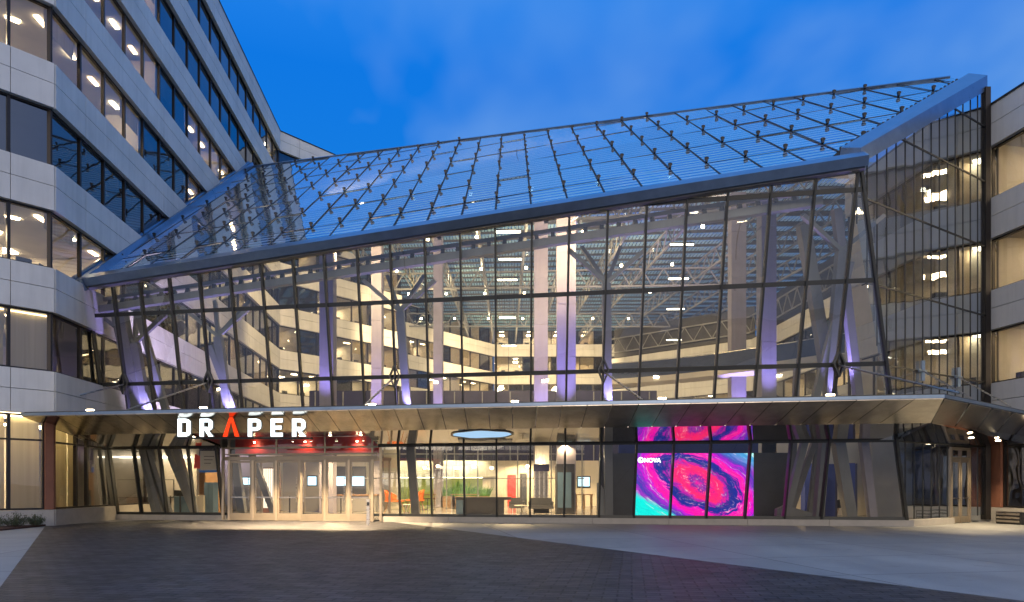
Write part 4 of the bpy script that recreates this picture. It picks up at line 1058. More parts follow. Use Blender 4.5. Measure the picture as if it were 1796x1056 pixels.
# ------------------------------------------------------------------ entrance doors
ent = thing('entrance_vestibule', 'glazed entrance vestibule with steel framed doors under the lit sign', 'entrance')
def EP(X, H, off=0.0): return V((X, 29.75 - S * X + off, H))
ex = [pxX(x, 31.2) for x in (400, 442, 446, 485, 526, 531, 568, 609, 614, 652)]
EX = [-12.62, -11.55, -10.42, -9.3, -8.2, -7.12, -6.05]
EX = [ (x - 898) / F * 29.75 / (1 + S * (x - 898) / F) for x in (402, 444, 485, 528, 570, 612, 653)]
for X in EX: MB().bar(EP(X, .02), EP(X, 2.9), .10, .12, up=(0, 1, 0)).build('frame_post', BRONZED, ent)
for H, w in ((2.80, .16), (2.98, .07), (3.27, .08)): MB().bar(EP(EX[0] - .2, H, -.01), EP(EX[-1] + .25, H, -.01), .12, w).build('frame_rail', BRONZED, ent)
MB().bar(EP(EX[0] - .3, .02), EP(EX[0] - .3, 3.3), .10, .12, up=(0, 1, 0)).build('frame_post', BRONZED, ent)
MB().bar(EP(EX[-1] + .38, .02), EP(EX[-1] + .38, 3.3), .10, .12, up=(0, 1, 0)).build('frame_post', BRONZED, ent)
for a, b in ((EX[0] - .28, EX[0]), (EX[-1], EX[-1] + .36)): MB().poly([EP(a, .05), EP(b, .05), EP(b, 3.2), EP(a, 3.2)]).build('side_glass', GLASS_LOW, ent)
for X in EX[::2]: MB().bar(EP(X, 3.0), EP(X, 3.72), .07, .07, up=(0, 1, 0)).build('frame_post', BRONZED, ent)
for i in range(3):
    MB().poly([EP(EX[i * 2] + .05, 3.0), EP(EX[i * 2 + 2] - .05, 3.0), EP(EX[i * 2 + 2] - .05, 3.7), EP(EX[i * 2] + .05, 3.7)]).build('transom_glass', GLASS_LOW, ent)
def door(xa, xb, ang=0.0, hinge='l'):
    d0, d1 = EP(xa + .055, 0), EP(xb - .055, 0); w = (d1 - d0).length; d = (d1 - d0).normalized()
    if hinge == 'r': d0, d1 = d1, d0; d = -d
    ca, sa = math.cos(ang), math.sin(ang); d = V((d.x * ca - d.y * sa, d.x * sa + d.y * ca, 0)); n = V((-d.y, d.x, 0))
    P = lambda u, v, off=0: d0 + d * u + n * off + V((0, 0, v))
    m_ = MB(); 
    for a, b, ww in (((.045, .03), (.045, 2.70), .09), ((w - .045, .03), (w - .045, 2.70), .09)): m_.bar(P(*a), P(*b), ww, .05, up=n)
    m_.bar(P(.09, 2.65), P(w - .09, 2.65), .05, .10); m_.bar(P(.09, .19), P(w - .09, .19), .05, .32)
    o = m_.build('door', BRONZED, ent)
    MB().poly([P(.09, .35), P(w - .09, .35), P(w - .09, 2.6), P(.09, 2.6)]).build('glass', GLASS_LOW, o)
    sg = -1 if n.y > 0 else 1
    MB().bar(P(.1, 1.06, sg * .07), P(w - .1, 1.06, sg * .07), .04, .05).build('push_bar', CHROME, o)
    h_ = MB(); u_ = w - .12
    h_.tube(P(u_, .85, sg * .10), P(u_, 1.95, sg * .10), .018, 8).tube(P(u_, .95, sg * .10), P(u_, .95, 0), .012, 6).tube(P(u_, 1.85, sg * .10), P(u_, 1.85, 0), .012, 6); h_.build('handle', CHROME, o)
for i in range(6): door(EX[i], EX[i + 1], math.radians(38) if i == 3 else 0, 'l' if i % 2 == 0 else 'r')
for X in (-11.6, -9.2, -6.8):
    q = EP(X, 3.5, .12); MB().tube(q, q + V((0, 0, .05)), .04, 8).build('lintel_light', DOWN, ent)
    light('SPOT', 'lintel_spot', q - V((0, .05, .02)), 14, WARM, ent, .03, spot=math.radians(140), target=q + V((0, .3, -1)))
# recess ceiling and red lintel inside
a_, b_ = EP(-12.6, 3.02, .30), EP(-5.85, 3.02, .30)
MB().hexa([a_, b_, b_ + V((0, .1, 0)), a_ + V((0, .1, 0)), a_ + V((0, 0, .74)), b_ + V((0, 0, .74)), b_ + V((0, .1, .74)), a_ + V((0, .1, .74))]).build('red_lintel', RED, ent)
# second inner door line
for X in (-12.3, -10.2, -8.1, -6.0): MB().box(X - .05, X + .05, 34.6, 34.7, .07, 2.9).build('inner_post', BRONZED, ent)
MB().box(-12.6, -5.9, 34.6, 34.7, 2.8, 2.95).build('inner_rail', BRONZED, ent)
# opener post
op = thing('opener_post', 'slim steel door opener post standing at the right end of the entrance doors', 'post', loc=(0, 0, 0))
q = pt(646, 0, 28.2); MB().box(q.x - .06, q.x + .06, 28.14, 28.26, .004, 1.0).build('post', CHROME, op); MB().box(q.x - .045, q.x + .045, 28.12, 28.139, .78, .92).build('button', BLACK, op)
MB().box(q.x - .075, q.x + .075, 28.12, 28.28, 1.0, 1.03).build('cap', CHROME, op)
# side door
sdn = thing('side_door', 'steel framed glass double door in the right hand side wall', 'door')
SN = V((SD.y, -SD.x, 0))
def SP(s, H, o=0.0): q = CB0 + SD * s + SN * o; return V((q.x, q.y, H))
for s_ in (DS0, (DS0 + DS1) / 2, DS1): MB().bar(SP(s_, .02), SP(s_, 3.1), .09, .12, up=SN).build('frame_post', BRONZED, sdn)
for H in (2.72, 3.12): MB().bar(SP(DS0, H), SP(DS1, H), .10, .12).build('frame_rail', BRONZED, sdn)
for a, b in ((DS0 + .05, (DS0 + DS1) / 2 - .05), ((DS0 + DS1) / 2 + .05, DS1 - .05)):
    m_ = MB().bar(SP(a + .04, .03), SP(a + .04, 2.65), .08, .05, up=SN).bar(SP(b - .04, .03), SP(b - .04, 2.65), .08, .05, up=SN).bar(SP(a + .08, .16), SP(b - .08, .16), .05, .25).bar(SP(a + .08, 2.6), SP(b - .08, 2.6), .05, .1)
    o = m_.build('door_leaf', BRONZED, sdn); MB().poly([SP(a + .08, .3), SP(b - .08, .3), SP(b - .08, 2.55), SP(a + .08, 2.55)]).build('glass', GLASS_LOW, o)
    MB().bar(SP(a + .1, 1.05, .07), SP(b - .1, 1.05, .07), .04, .05).build('push_bar', CHROME, o)

# ------------------------------------------------------------------ video wall
vw = thing('video_wall', 'large LED screen showing a pink and blue swirl between two black panels', 'screen')
YV = 30.6
sx0, sx1 = pxX(1114, YV), pxX(1321, YV); sz0, sz1 = pyH(905, YV), pyH(795, YV)
img = MB().box(0, sx1 - sx0, 0, .05, 0, sz1 - sz0).build('display', VIDEO, vw); img.location = (sx0, YV - .05, sz0)
MB().box(pxX(1052, YV), pxX(1113, YV), YV, YV + .35, .08, sz1).build('black_panel', CHAR, vw)
MB().box(pxX(1322, YV), pxX(1388, YV), YV - .02, YV + .35, .08, sz1 + .02).build('black_panel', CHAR, vw)
MB().box(sx0, sx1, YV + .01, YV + .34, .08, sz1 - .01).build('cabinet', CHAR, vw)
MB().box(pxX(1085, YV + 1), pxX(1330, YV + 1), YV + 1.0, YV + 1.2, sz1 - .3, 4.2).build('blue_header', NAVY2, vw)
def text(s, size, loc, m, parent, name, ex=.004, rz=0):
    cu = bpy.data.curves.new(name, 'FONT'); cu.body = s; cu.size = size; cu.extrude = ex; cu.offset = size * .02
    o = bpy.data.objects.new(name + '_tmp', cu); COL.objects.link(o)
    dg = bpy.context.evaluated_depsgraph_get(); me = bpy.data.meshes.new_from_object(o.evaluated_get(dg))
    COL.objects.unlink(o); bpy.data.objects.remove(o)
    me.materials.clear(); me.materials.append(m)
    n = bpy.data.objects.new(name, me); COL.objects.link(n); n.location = loc; n.rotation_euler = (math.radians(90), 0, rz)
    if parent: n.parent = parent
    return n
lx, lz = pxX(1118, YV), pyH(812, YV)
text('NOVA', .25, (lx + .27, YV - .07, lz + .03), SCRT, vw, 'screen_caption')
lg = MB(); lg.tube((lx + .13, YV - .055, lz + .12), (lx + .13, YV - .075, lz + .12), .12, 20); lg.build('screen_logo', SCRT, vw)
MB().prism([(.0, -.03), (.05, -.09), (.05, .02), (.08, .03), (.05, .06), (.0, .08), (-.03, .03)], lambda u, v, w: (lx + .13 + u, YV - .08 + w, lz + .13 + v), .004).build('screen_logo_mark', NAVY, vw)

# ------------------------------------------------------------------ lobby furniture and walls
def block(name, label, cat, m, x0, x1, y0, y1, Y, depth, extra=None, z0=None, group=None):
    t = thing(name, label, cat, group)
    a, b = pxX(x0, Y), pxX(x1, Y); zt = pyH(y0, Y); zb = pyH(y1, Y) if z0 is None else z0
    MB().box(a, b, Y, Y + depth, zb, zt).build('body', m, t)
    return t, a, b, zb, zt
lob = thing('lobby_partition', 'cream lobby wall with a lit green recess behind the reception desk', 'wall')
YW = 52.0
MB().box(pxX(640, YW), pxX(868, YW), YW, YW + .3, pyH(836, YW), pyH(808, YW)).build('bulkhead', WHITE, lob)
MB().box(pxX(868, YW), pxX(1120, YW), YW + .02, YW + .3, .07, pyH(808, YW)).build('wall', WHITE, lob)
MB().box(pxX(640, YW), pxX(868, YW), YW + 2.2, YW + 2.4, .07, pyH(830, YW)).build('green_panel', GREENW, lob)
MB().box(pxX(846, YW), pxX(868, YW), YW + .32, YW + 2.1, .07, pyH(836, YW)).build('return_wall', WHITE, lob)
MB().box(pxX(660, YW), pxX(860, YW), YW + .9, YW + 1.1, pyH(838, YW) + .0, pyH(838, YW) + .04).build('cove_light', COVE, lob)
MB().box(pxX(890, YW), pxX(905, YW), YW - .05, YW + .01, .07, 2.4).build('red_door', RED, lob)
MB().box(pxX(912, YW), pxX(924, YW), YW - .05, YW + .01, .07, 2.5).build('dark_door', CHAR, lob)
rw = thing('lobby_wall', 'pale curved lobby wall behind the blue booths at the right', 'wall')
MB().box(pxX(1330, 36), pxX(1530, 36), 36, 36.3, .07, 4.6).build('wall', WHITE, rw)
MB().box(pxX(1530, 34) , pxX(1600, 34), 34, 34.3, .07, 4.6).build('wall', GREYW, rw)
back = thing('lobby_wall', 'grey lobby wall behind the entrance doors', 'wall')
MB().box(pxX(496, 42), pxX(560, 42), 42, 42.3, .07, 4.4).build('wall', GREYW, back)
MB().box(pxX(560, 46), pxX(700, 46), 46, 46.3, .07, 4.4).build('wall', INT_WALL, back)
MB().box(pxX(385, 44), pxX(500, 44), 44.1, 44.4, .07, 4.4).build('wall', INT_WALL, back)
lroom = thing('security_room', 'grey walled screening room with a lit cove behind the left lobby glass', 'room')
MB().box(pxX(175, 37), pxX(345, 37), 37, 37.3, .07, 4.0).build('wall', GREYW, lroom)
MB().box(pxX(205, 36.6), pxX(330, 36.6), 36.75, 36.95, pyH(803, 36.6), pyH(803, 36.6) + .08).build('cove_light', COVE, lroom)
MB().box(-19, -13.2, 33.8, 37, 3.95, 4.1).build('ceiling', GREYW, lroom)
MB().box(pxX(335, 38), pxX(385, 38), 38, 38.2, .07, 2.3).build('wood_wall', WOOD, lroom)
# banner
bn = thing('banner', 'white hanging banner with a red corner left of the entrance doors', 'banner')
YB = 34.0
MB().box(pxX(351, YB), pxX(381, YB), YB, YB + .03, pyH(825, YB), pyH(791, YB)).build('cloth', WHITE, bn)
MB().prism([(pxX(340, YB), pyH(822, YB)), (pxX(351, YB) - .01, pyH(822, YB)), (pxX(351, YB) - .01, pyH(800, YB)), (pxX(342, YB), pyH(796, YB))], lambda u, v, w: (u, YB + w, v), .03).build('red_corner', RED, bn)
for k in range(3): MB().box(pxX(358, YB), pxX(376 - k * 3, YB), YB - .006, YB - .002, pyH(801 + 6 * k, YB), pyH(800 + 6 * k, YB)).build('text_line', CHAR, bn)
# screens behind the doors
ds = thing('wall_display', 'bright blue display reading DRAPER seen through the entrance doors', 'screen')
YD = 44.0
MB().box(pxX(588, YD), pxX(638, YD), YD, YD + .1, pyH(852, YD), pyH(836, YD)).build('display', SCRW, ds)
MB().box(pxX(585, YD), pxX(641, YD), YD + .11, YD + .2, pyH(872, YD), pyH(818, YD)).build('backing', CHAR, ds)
text('DRAPER', .42, (pxX(592, YD), YD - .03, pyH(849, YD)), SCRT, ds, 'display_text')
d2 = thing('wall_display', 'small bright display left of the open entrance door', 'screen')
MB().box(pxX(540, 41), pxX(554, 41), 41, 41.08, pyH(851, 41), pyH(836, 41)).build('display', SCRW, d2); MB().box(pxX(538, 41), pxX(556, 41), 41.09, 41.15, pyH(853, 41), pyH(834, 41)).build('bezel', BLACK, d2)
d3 = thing('wall_display', 'bright display behind the leftmost entrance door', 'screen')
MB().box(pxX(424, 40), pxX(440, 40), 40, 40.08, pyH(850, 40), pyH(838, 40)).build('display', SCRW, d3); MB().box(pxX(422, 40), pxX(442, 40), 40.09, 40.15, pyH(852, 40), pyH(836, 40)).build('bezel', BLACK, d3)
d4 = thing('wall_display', 'pale display at the far right of the lobby by the black kiosk', 'screen')
MB().box(pxX(1014, 46), pxX(1034, 46), 46, 46.08, pyH(853, 46), pyH(837, 46)).build('display', SCRW, d4); MB().box(pxX(1012, 46), pxX(1036, 46), 46.09, 46.15, pyH(856, 46), pyH(835, 46)).build('bezel', BLACK, d4)
# light slat screen
ls = thing('slat_screen', 'glowing vertical slat screen behind the second entrance door', 'screen')
for i in range(8):
    a = 462 + i * 3.3; MB().box(pxX(a, 37.5), pxX(a + 1.3, 37.5), 37.5, 37.6, .4, pyH(822, 37.5)).build('slat', SLAT, ls)
MB().box(pxX(460, 37.5), pxX(489, 37.5), 37.62, 37.75, .07, pyH(820, 37.5)).build('backing', BROWN, ls)
# reception counter behind doors
rc = thing('reception_counter', 'pale reception counter with a wood top behind the doors', 'counter')
MB().box(pxX(573, 41), pxX(660, 41), 41, 41.8, .07, 1.0).build('front', GREYW, rc); MB().box(pxX(570, 41), pxX(662, 41), 40.9, 41.9, 1.0, 1.08).build('top', WOOD, rc)
# dark reception desk
rd = thing('reception_desk', 'dark rectangular reception desk in the middle of the lobby', 'desk')
YR = 36.5
MB().box(pxX(800, YR), pxX(897, YR), YR - .05, YR + 1.0, pyH(877, YR), pyH(872, YR)).build('top', CHAR, rd)
MB().box(pxX(813, YR), pxX(884, YR), YR + .1, YR + .9, .07, pyH(877, YR) - .002).build('body', CHAR, rd)
MB().box(pxX(800, YR), pxX(812, YR), YR, YR + .9, .07, pyH(877, YR) - .003).build('end_leg', TEAL, rd)
def planter(x, Y, label, n, h):
    p = thing('planter', label, 'plant', 'planters by the green wall')
    X = pxX(x, Y); MB().box(X - .5, X + .5, Y, Y + .4, .07, .85).build('pot', WOOD, p)
    m_ = MB()
    for i in range(n):
        bx, by = X + random.uniform(-.5, .5), Y + random.uniform(0, .4); a = random.uniform(-.5, .5); hh = h * random.uniform(.5, 1)
        m_.poly([(bx - .02, by, .85), (bx + .03, by + .01, .85), (bx + a * .6 + .03, by + .05, .85 + hh * .6), (bx + a, by + random.uniform(-.2, .2), .85 + hh), (bx + a * .5 - .03, by, .85 + hh * .55)])
    m_.build('foliage', LEAF2, p)
for i, (x, t_) in enumerate(((786, 'spiky green planter at the left end of the green wall'), (806, 'tall spiky planter in the middle of the green wall'), (826, 'green planter just above the dark desk'), (846, 'low green planter at the right end of the green wall'))): planter(x, 50, t_, 90, 1.2 if i == 1 else .8)
# chairs
def chair(label, m, loc, rz=0, group=None, s=1.0, legs=True):
    c = thing('lounge_chair', label, 'chair', group)
    seat = MB(); seat.prism([(-.3, -.3), (.3, -.3), (.34, .1), (.25, .3), (-.25, .3), (-.34, .1)], lambda u, v, w: (u * s, v * s, (.42 + w) * s), .07); seat.build('seat', m, c)
    bk_ = MB()
    pts = arc(0, 0, .34, .32, 0, 180, 10)
    for a, b in zip(pts[:-1], pts[1:]): bk_.hexa([(a[0] * s, a[1] * s, .48 * s), (b[0] * s, b[1] * s, .48 * s), (b[0] * .92 * s, b[1] * .92 * s, .48 * s), (a[0] * .92 * s, a[1] * .92 * s, .48 * s), (a[0] * 1.1 * s, a[1] * 1.15 * s, (.64 + .22 * abs(a[1]) * 3) * s), (b[0] * 1.1 * s, b[1] * 1.15 * s, (.64 + .22 * abs(b[1]) * 3) * s), (b[0] * s, b[1] * 1.05 * s, (.64 + .22 * abs(b[1]) * 3) * s), (a[0] * s, a[1] * 1.05 * s, (.64 + .22 * abs(a[1]) * 3) * s)])
    bk_.build('backrest', m, c)
    for sx in (-1, 1):
        for sy in (-1, 1): MB().tube((.2 * sx * s, .2 * sy * s, .43 * s), (.3 * sx * s, .3 * sy * s, 0), .022 * s, 6, .014 * s).build('leg', WOOD, c)
    return place(c, loc, rz)
chair('dark shell chair beside the blue booths at the right', CHAR, (pxX(1478, 34.6), 34.6, .07), 2.6)
chair('orange lounge chair beside the left steel column', ORANGE, (pxX(692, 39), 39, .07), 1.5, None, 1.5)
chair('orange lounge chair just right of the steel column', ORANGE, (pxX(728, 41), 41, .07), -1.2, None, 1.5)
def sofa(label, x0, x1, Y):
    c = thing('sofa', label, 'sofa', 'grey sofas')
    a, b = pxX(x0, Y), pxX(x1, Y)
    MB().box(a, b, Y, Y + .8, .3, .5).build('seat', CHAR, c); MB().box(a, b, Y + .6, Y + .8, .5, .9).build('backrest', CHAR, c)
    MB().box(a - .1, a - .005, Y, Y + .8, .3, .7).build('armrest', CHAR, c); MB().box(b + .005, b + .1, Y, Y + .8, .3, .7).build('armrest', CHAR, c)
    for x in (a + .1, b - .1): MB().box(x - .02, x + .02, Y + .05, Y + .1, .07, .3).build('leg', CHROME, c)
sofa('grey sofa just right of the dark desk', 896, 916, 40); sofa('long grey sofa in front of the black kiosk', 930, 968, 39)
kk = thing('display_kiosk', 'tall black kiosk with glass front right of the lobby centre', 'kiosk')
MB().box(pxX(976, 38), pxX(1008, 38), 38, 39.2, .07, 2.75).build('body', CHAR, kk); MB().box(pxX(978, 38), pxX(1002, 38), 37.95, 37.99, .4, 2.3).build('glass_front', TEAL, kk)
sk = thing('display_case', 'tall glass display case left of the black kiosk', 'cabinet')
for x in (938, 946, 954, 961): MB().box(pxX(x, 40) - .03, pxX(x, 40) + .03, 40, 40.06, .5, 2.4).build('post', CHROME, sk)
MB().box(pxX(936, 40), pxX(963, 40), 39.9, 40.6, 2.4, 2.8).build('header', NAVY, sk); MB().box(pxX(936, 40), pxX(963, 40), 39.9, 40.6, .07, .5).build('base', CHAR, sk)
ps = thing('hanging_shade', 'pleated cream shade hanging above the glass display case', 'lamp')
for i in range(10): MB().box(pxX(939, 42) + i * .085, pxX(939, 42) + i * .085 + .06, 42, 42.6, pyH(820, 42), 4.4).build('pleat', WHITE, ps)
ps2 = thing('hanging_shade', 'pleated cream shade hanging above the black kiosk', 'lamp')
for i in range(9): MB().box(pxX(977, 42) + i * .085, pxX(977, 42) + i * .085 + .06, 42, 42.6, pyH(812, 42), 4.4).build('pleat', WHITE, ps2)
for X, Y in ((pxX(946, 42), 41.6), (pxX(988, 42), 41.6)): light('POINT', 'shade_light', (X, Y, 2.9), 60, WARM, ps, .1)
tb_ = thing('workbench', 'pale timber counter at the right rear of the lobby', 'counter')
MB().box(pxX(1010, 45), pxX(1040, 45), 45, 45.7, 1.0, 1.06).build('top', WOOD, tb_)
for x in (1011, 1025, 1038): MB().box(pxX(x, 45) - .05, pxX(x, 45) + .05, 45.05, 45.6, .07, 1.0).build('leg', WOOD, tb_)
iss = thing('inner_screen', 'slim steel framed inner glass screen standing behind the middle lobby glass', 'screen')
for x in (728, 783, 838, 908, 967, 1021): MB().box(pxX(x, 44) - .035, pxX(x, 44) + .035, 44, 44.1, .07, 4.3).build('post', STEEL, iss)
for y in (797, 840): MB().box(pxX(640, 44), pxX(1025, 44), 44.0, 44.09, pyH(y, 44), pyH(y, 44) + .06).build('rail', STEEL, iss)
MB().box(pxX(640, 44), pxX(1025, 44), 44.02, 44.04, .3, 4.2).build('glass', GLASS_LOW, iss)
def ctable(x, Y, label):
    t = thing('side_table', label, 'table'); X = pxX(x, Y)
    MB().tube((X, Y, .50), (X, Y, .53), .4, 16).build('top', WHITE, t); MB().tube((X, Y, .08), (X, Y, .5), .03, 8).build('leg', CHROME, t); MB().tube((X, Y, .07), (X, Y, .09), .22, 14).build('base', CHROME, t)
ctable(915, 38.2, 'small round white table between the two grey sofas'); ctable(712, 40, 'small round white table between the two orange chairs')
def hightable(x0, x1, Y, label):
    t = thing('high_table', label, 'table'); a, b = pxX(x0, Y), pxX(x1, Y)
    MB().box(a, b, Y, Y + .8, .98, 1.03).build('top', WOOD, t)
    for x in (a + .06, b - .06): MB().box(x - .03, x + .03, Y + .05, Y + .75, .07, .98).build('leg', CHROME, t)
hightable(728, 762, 45.5, 'long timber high table left of the green wall planters'); hightable(790, 840, 47, 'long timber high table in front of the green wall planters')
for i, (x, Y) in enumerate(((733, 44.8), (741, 44.8), (750, 44.8), (758, 44.8), (800, 46.3), (815, 46.3), (830, 46.3))):
    t = thing('bar_stool', ('first', 'second', 'third', 'fourth', 'first', 'second', 'third')[i] + ' black bar stool from the left at the high table ' + ('left of the planters' if i < 4 else 'before the planters'), 'stool', 'bar stools at the high tables')
    X = pxX(x, Y); MB().tube((X, Y, .74), (X, Y, .79), .18, 12).build('seat', BLACK, t); MB().tube((X, Y, .07), (X, Y, .74), .025, 6).build('post', BLACK, t); MB().tube((X, Y, .07), (X, Y, .09), .2, 12).build('base', BLACK, t)
for i, x in enumerate((745, 768, 800, 830, 862, 925)):
    Y = 43; t = thing('pendant_lamp', ('first', 'second', 'third', 'fourth', 'fifth', 'sixth')[i] + ' small globe lamp from the left hanging low over the lobby', 'lamp', 'globe lamps over the lobby')
    X = pxX(x, Y); z = 2.75 + .1 * (i % 2); MB().tube((X, Y, z), (X, Y, 4.4), .012, 5).build('cable', BLACK, t)
    g_ = MB(); g_.tube((X, Y, z - .16), (X, Y, z - .05), .06, 10, .12).tube((X, Y, z - .05), (X, Y, z), .12, 10, .05); g_.build('globe', DOWN2, t)
for x in (690, 740, 790, 830): light('SPOT', 'wall_washer', (pxX(x, 52), 51.2, 3.9), 260, (1, .9, .6), lob, .1, spot=math.radians(110), target=(pxX(x, 52), 54.2, 1.0))
# blue booths
for x0, x1, Y, lab in ((1412, 1444, 33.0, 'wide royal blue booth panel behind the raking struts'), (1446, 1465, 34.0, 'narrow royal blue booth panel left of the dark shell chair'), (1488, 1500, 32.5, 'slim navy booth panel right of the dark shell chair')):
    t = thing('booth_panel', lab, 'screen', 'blue booth panels'); MB().box(pxX(x0, Y), pxX(x1, Y), Y, Y + .5, .07, 2.62).build('panel', NAVY2, t); MB().box(pxX(x1, Y) + .002, pxX(x1, Y) + .1, Y, Y + .5, .07, 2.6).build('edge', NAVY, t)
# raking strut foot frames seen behind the lobby glass
for x0, lab in ((1378, 'white steel shoe under the raking struts right of the video wall'), (1050, 'curved steel shoe left of the video wall')):
    Y = 29.6 if x0 > 1200 else 30.2
    t = thing('column_shoe', lab, 'steel base', 'steel column shoes')
    X = pxX(x0, Y)
    MB().prism([(X - .4, .07), (X + 1.5, .07), (X + 1.6, .30), (X + .0, .75), (X - .35, .6)] if x0 > 1200 else [(X - .05, .07), (X + .5, .07), (X + .55, .9), (X + .05, 1.7), (X - .05, 1.7)], lambda u, v, w: (u, Y + w, v), .3).build('plate', STEEL, t)
    b_ = MB()
    for k in range(4): b_.tube((X + .1 + k * .3 * (1 if x0 > 1200 else .3), Y - .02, .2), (X + .1 + k * .3 * (1 if x0 > 1200 else .3), Y, .2), .05, 8)
    b_.build('bolt', FRAME, t)
for (xa, ya, xb, yb) in ((1386, 900, 1398, 640), (1388, 895, 1430, 770), (1420, 905, 1436, 770)):
    Y = 29.9
    MB().bar(pt(xa, ya, Y), pt(xb, yb, Y - 1.0 if yb > 700 else Y - 2), .22, .22, up=(0, 1, 0)).build('strut', STEEL, atr)
for (xa, ya, xb, yb) in ((283, 905, 252, 786), (300, 905, 262, 786)):
    MB().bar(pt(xa, ya, 33.4), pt(xb, yb, 32.9), .2, .2, up=(0, 1, 0)).build('strut', STEEL, atr)
# left room contents
wb = thing('whiteboard', 'framed whiteboard on the grey wall of the screening room', 'board')
MB().box(pxX(257, 36.9), pxX(304, 36.9), 36.85, 36.9, pyH(872, 36.9), pyH(842, 36.9)).build('board', GREYW, wb); MB().box(pxX(256, 36.9), pxX(305, 36.9), 36.91, 36.94, pyH(873, 36.9), pyH(841, 36.9)).build('frame', BLACK, wb)
for x0, x1, Y, zt, m, lab in ((305, 334, 35.2, 1.05, TEAL, 'ribbed grey blue counter under the screening machine'), (358, 374, 35.6, 1.75, TEAL, 'tall slate blue cabinet left of the entrance doors'), (345, 357, 35.4, 1.1, WHITE, 'small cream cupboard beside the slate blue cabinet'), (222, 242, 36, 1.0, WOOD, 'pale timber cupboard at the far left of the lobby')):
    t = thing('cabinet', lab, 'cabinet'); a, b = pxX(x0, Y), pxX(x1, Y)
    MB().box(a, b, Y, Y + .6, .07, zt).build('body', m, t)
    n_ = max(2, int((b - a) / .3))
    for i in range(n_): MB().box(a + (b - a) * i / n_ + .012, a + (b - a) * (i + 1) / n_ - .012, Y - .02, Y - .001, .15, zt - .05).build('door', m, t)
sm = thing('scanner', 'black screening machine with a round lamp on the counter', 'machine')
X = pxX(318, 35.0); MB().box(X - .5, X + .2, 35.3, 35.6, 1.06, 1.35).build('body', BLACK, sm); MB().tube((X + .25, 35.4, 1.06), (X + .25, 35.4, 1.6), .03, 6).build('arm', CHROME, sm); MB().tube((X + .25, 35.36, 1.68), (X + .25, 35.42, 1.68), .15, 12).build('lamp', PEND, sm)
for x, lab in ((299, 'black barrier post near the whiteboard'), (316, 'black barrier post in front of the blue counter')):
    t = thing('barrier_post', lab, 'post', 'black barrier posts'); X = pxX(x, 34.4); MB().tube((X, 34.4, .07), (X, 34.4, 1.1), .035, 8).build('pole', BLACK, t); MB().tube((X, 34.4, .06), (X, 34.4, .09), .16, 14).build('base', BLACK, t)
for x, lab in ((508, 'black barrier post behind the third entrance door'), (598, 'black barrier post in front of the reception counter')):
    t = thing('barrier_post', lab, 'post', 'black barrier posts'); X = pxX(x, 36.5); MB().tube((X, 36.5, .07), (X, 36.5, 1.05), .035, 8).build('pole', BLACK, t); MB().tube((X, 36.5, .06), (X, 36.5, .09), .16, 14).build('base', BLACK, t)
# lobby ceiling lights
for X, Y, e in ((-16.5, 35.3, 120), (-9, 36, 260), (-8.5, 41, 260), (-4, 37, 260), (0, 37, 300), (-3, 46, 350), (3, 40, 300), (4, 46, 300), (10.5, 33.5, 130), (13.5, 31.5, 35), (-5, 50.5, 400), (1, 50.0, 250)):
    light('SPOT', 'lobby_downlight', (X, Y, 3.85), e * 6.0, (1, .72, .38), atr, .08, spot=math.radians(150), blend=.4, target=(X, Y, 0))
# bench-like black box by the right wing
bx_ = thing('storage_box', 'low glossy black box on the ground against the right wing plinth', 'box')
c0 = V((20.7, 29.6, 0)); e1 = V((.16, -1, 0)).normalized(); e2 = V((-1, -.16, 0)).normalized()
def BP(u, v, w): return c0 + e1 * u + e2 * v + V((0, 0, w))
m_ = MB().hexa([BP(0, .02, .01), BP(1.2, .02, .01), BP(1.2, .5, .01), BP(0, .5, .01), BP(0, .02, .50), BP(1.2, .02, .50), BP(1.2, .5, .50), BP(0, .5, .50)]); m_.build('body', BLACK, bx_)
for k in range(3): MB().hexa([BP(.05, .502, .08 + k * .15), BP(1.15, .502, .08 + k * .15), BP(1.15, .53, .08 + k * .15), BP(.05, .53, .08 + k * .15), BP(.05, .502, .16 + k * .15), BP(1.15, .502, .16 + k * .15), BP(1.15, .53, .16 + k * .15), BP(.05, .53, .16 + k * .15)]).build('slat', CHROME, bx_)
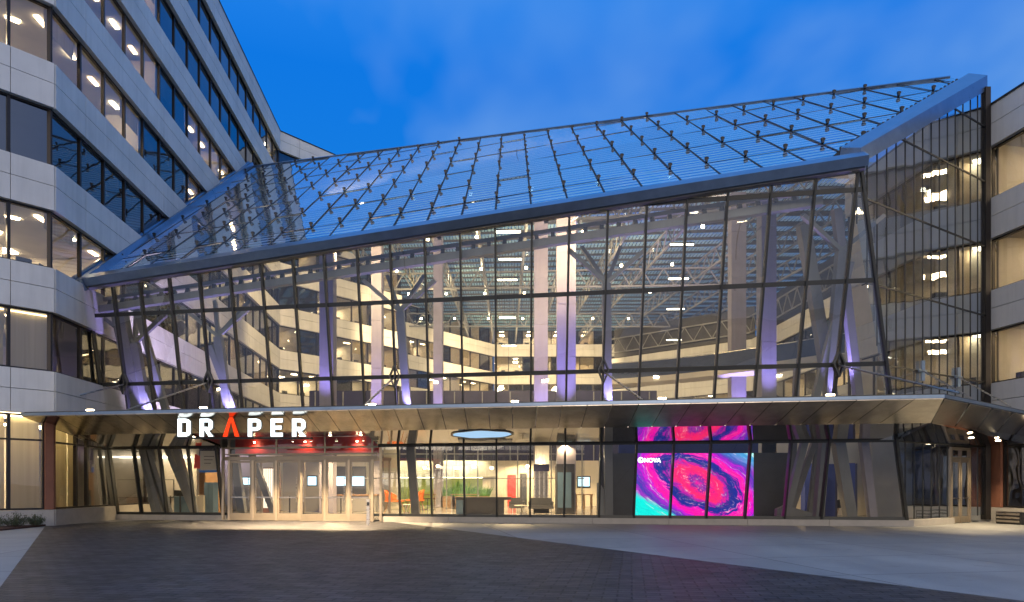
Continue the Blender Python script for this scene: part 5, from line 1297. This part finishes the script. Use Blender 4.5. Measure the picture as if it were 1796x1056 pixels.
# eave camera
cm = thing('security_camera', 'small white security camera on an arm at the left eave of the glass roof', 'camera')
q = FP(XL + .6, top_of(XL) , -.5); MB().bar(q + V((-.5, .3, .5)), q + V((0, 0, .1)), .03, .03).build('arm', STEEL, cm); MB().tube(q + V((0, 0, .1)), q + V((0, 0, -.08)), .05, 10, .11).build('dome', WHITE, cm)

for i, (x, y, lab) in enumerate(((-26, -14, 'tall street lamp at the far left of the plaza edge'), (-9, -20, 'tall street lamp left of centre at the plaza edge'), (7, -17, 'tall street lamp right of centre at the plaza edge'), (24, -22, 'tall street lamp at the far right of the plaza edge'))):
    t = thing('street_lamp', lab, 'street lamp', 'street lamps along the plaza edge')
    MB().tube((x, y, 0), (x, y, 6.2), .09, 8, .05).build('pole', BLACK, t); MB().tube((x, y, 6.2), (x, y, 6.3), .35, 12, .12).build('hood', BLACK, t)
    MB().tube((x, y, 6.1), (x, y, 6.2), .28, 12).build('lamp', DOWN, t)
# ------------------------------------------------------------------ shrubs
def shrub(label, loc, r, h, seed):
    random.seed(seed); s_ = thing('shrub', label, 'shrub', 'shrubs in the mulch bed', loc)
    tw = MB(); lf = MB()
    for i in range(46):
        a = random.uniform(0, 6.28); rr = r * math.sqrt(random.random()); hh = h * random.uniform(.55, 1.1) * (1 - .4 * (rr / r) ** 2)
        b = V((math.cos(a) * rr * .35, math.sin(a) * rr * .35, 0)); t = V((math.cos(a) * rr, math.sin(a) * rr, hh)); tw.tube(b, t, .008, 4, .004)
        for k in range(26):
            f = random.uniform(.3, 1.05); q = b.lerp(t, f) + V((random.gauss(0, .035), random.gauss(0, .035), random.gauss(0, .03)))
            u = V((random.gauss(0, 1), random.gauss(0, 1), random.gauss(0, 1))).normalized(); w = u.orthogonal().normalized(); l = random.uniform(.03, .055)
            lf.poly([q, q + u * l * .5 + w * l * .3, q + u * l, q + u * l * .5 - w * l * .3])
    tw.build('stems', TWIG, s_); lf.build('foliage', LEAF, s_)
for i, (x, y, r, h) in enumerate(((-18.02, 26.75, .36, .42), (-18.3, 26.0, .46, .52), (-18.6, 25.2, .5, .56))):
    shrub(['low leafy shrub nearest the building corner', 'low leafy shrub second from the building corner', 'low leafy shrub at the left edge of the view'][i], (x, y, .06), r, h, 20 + i)
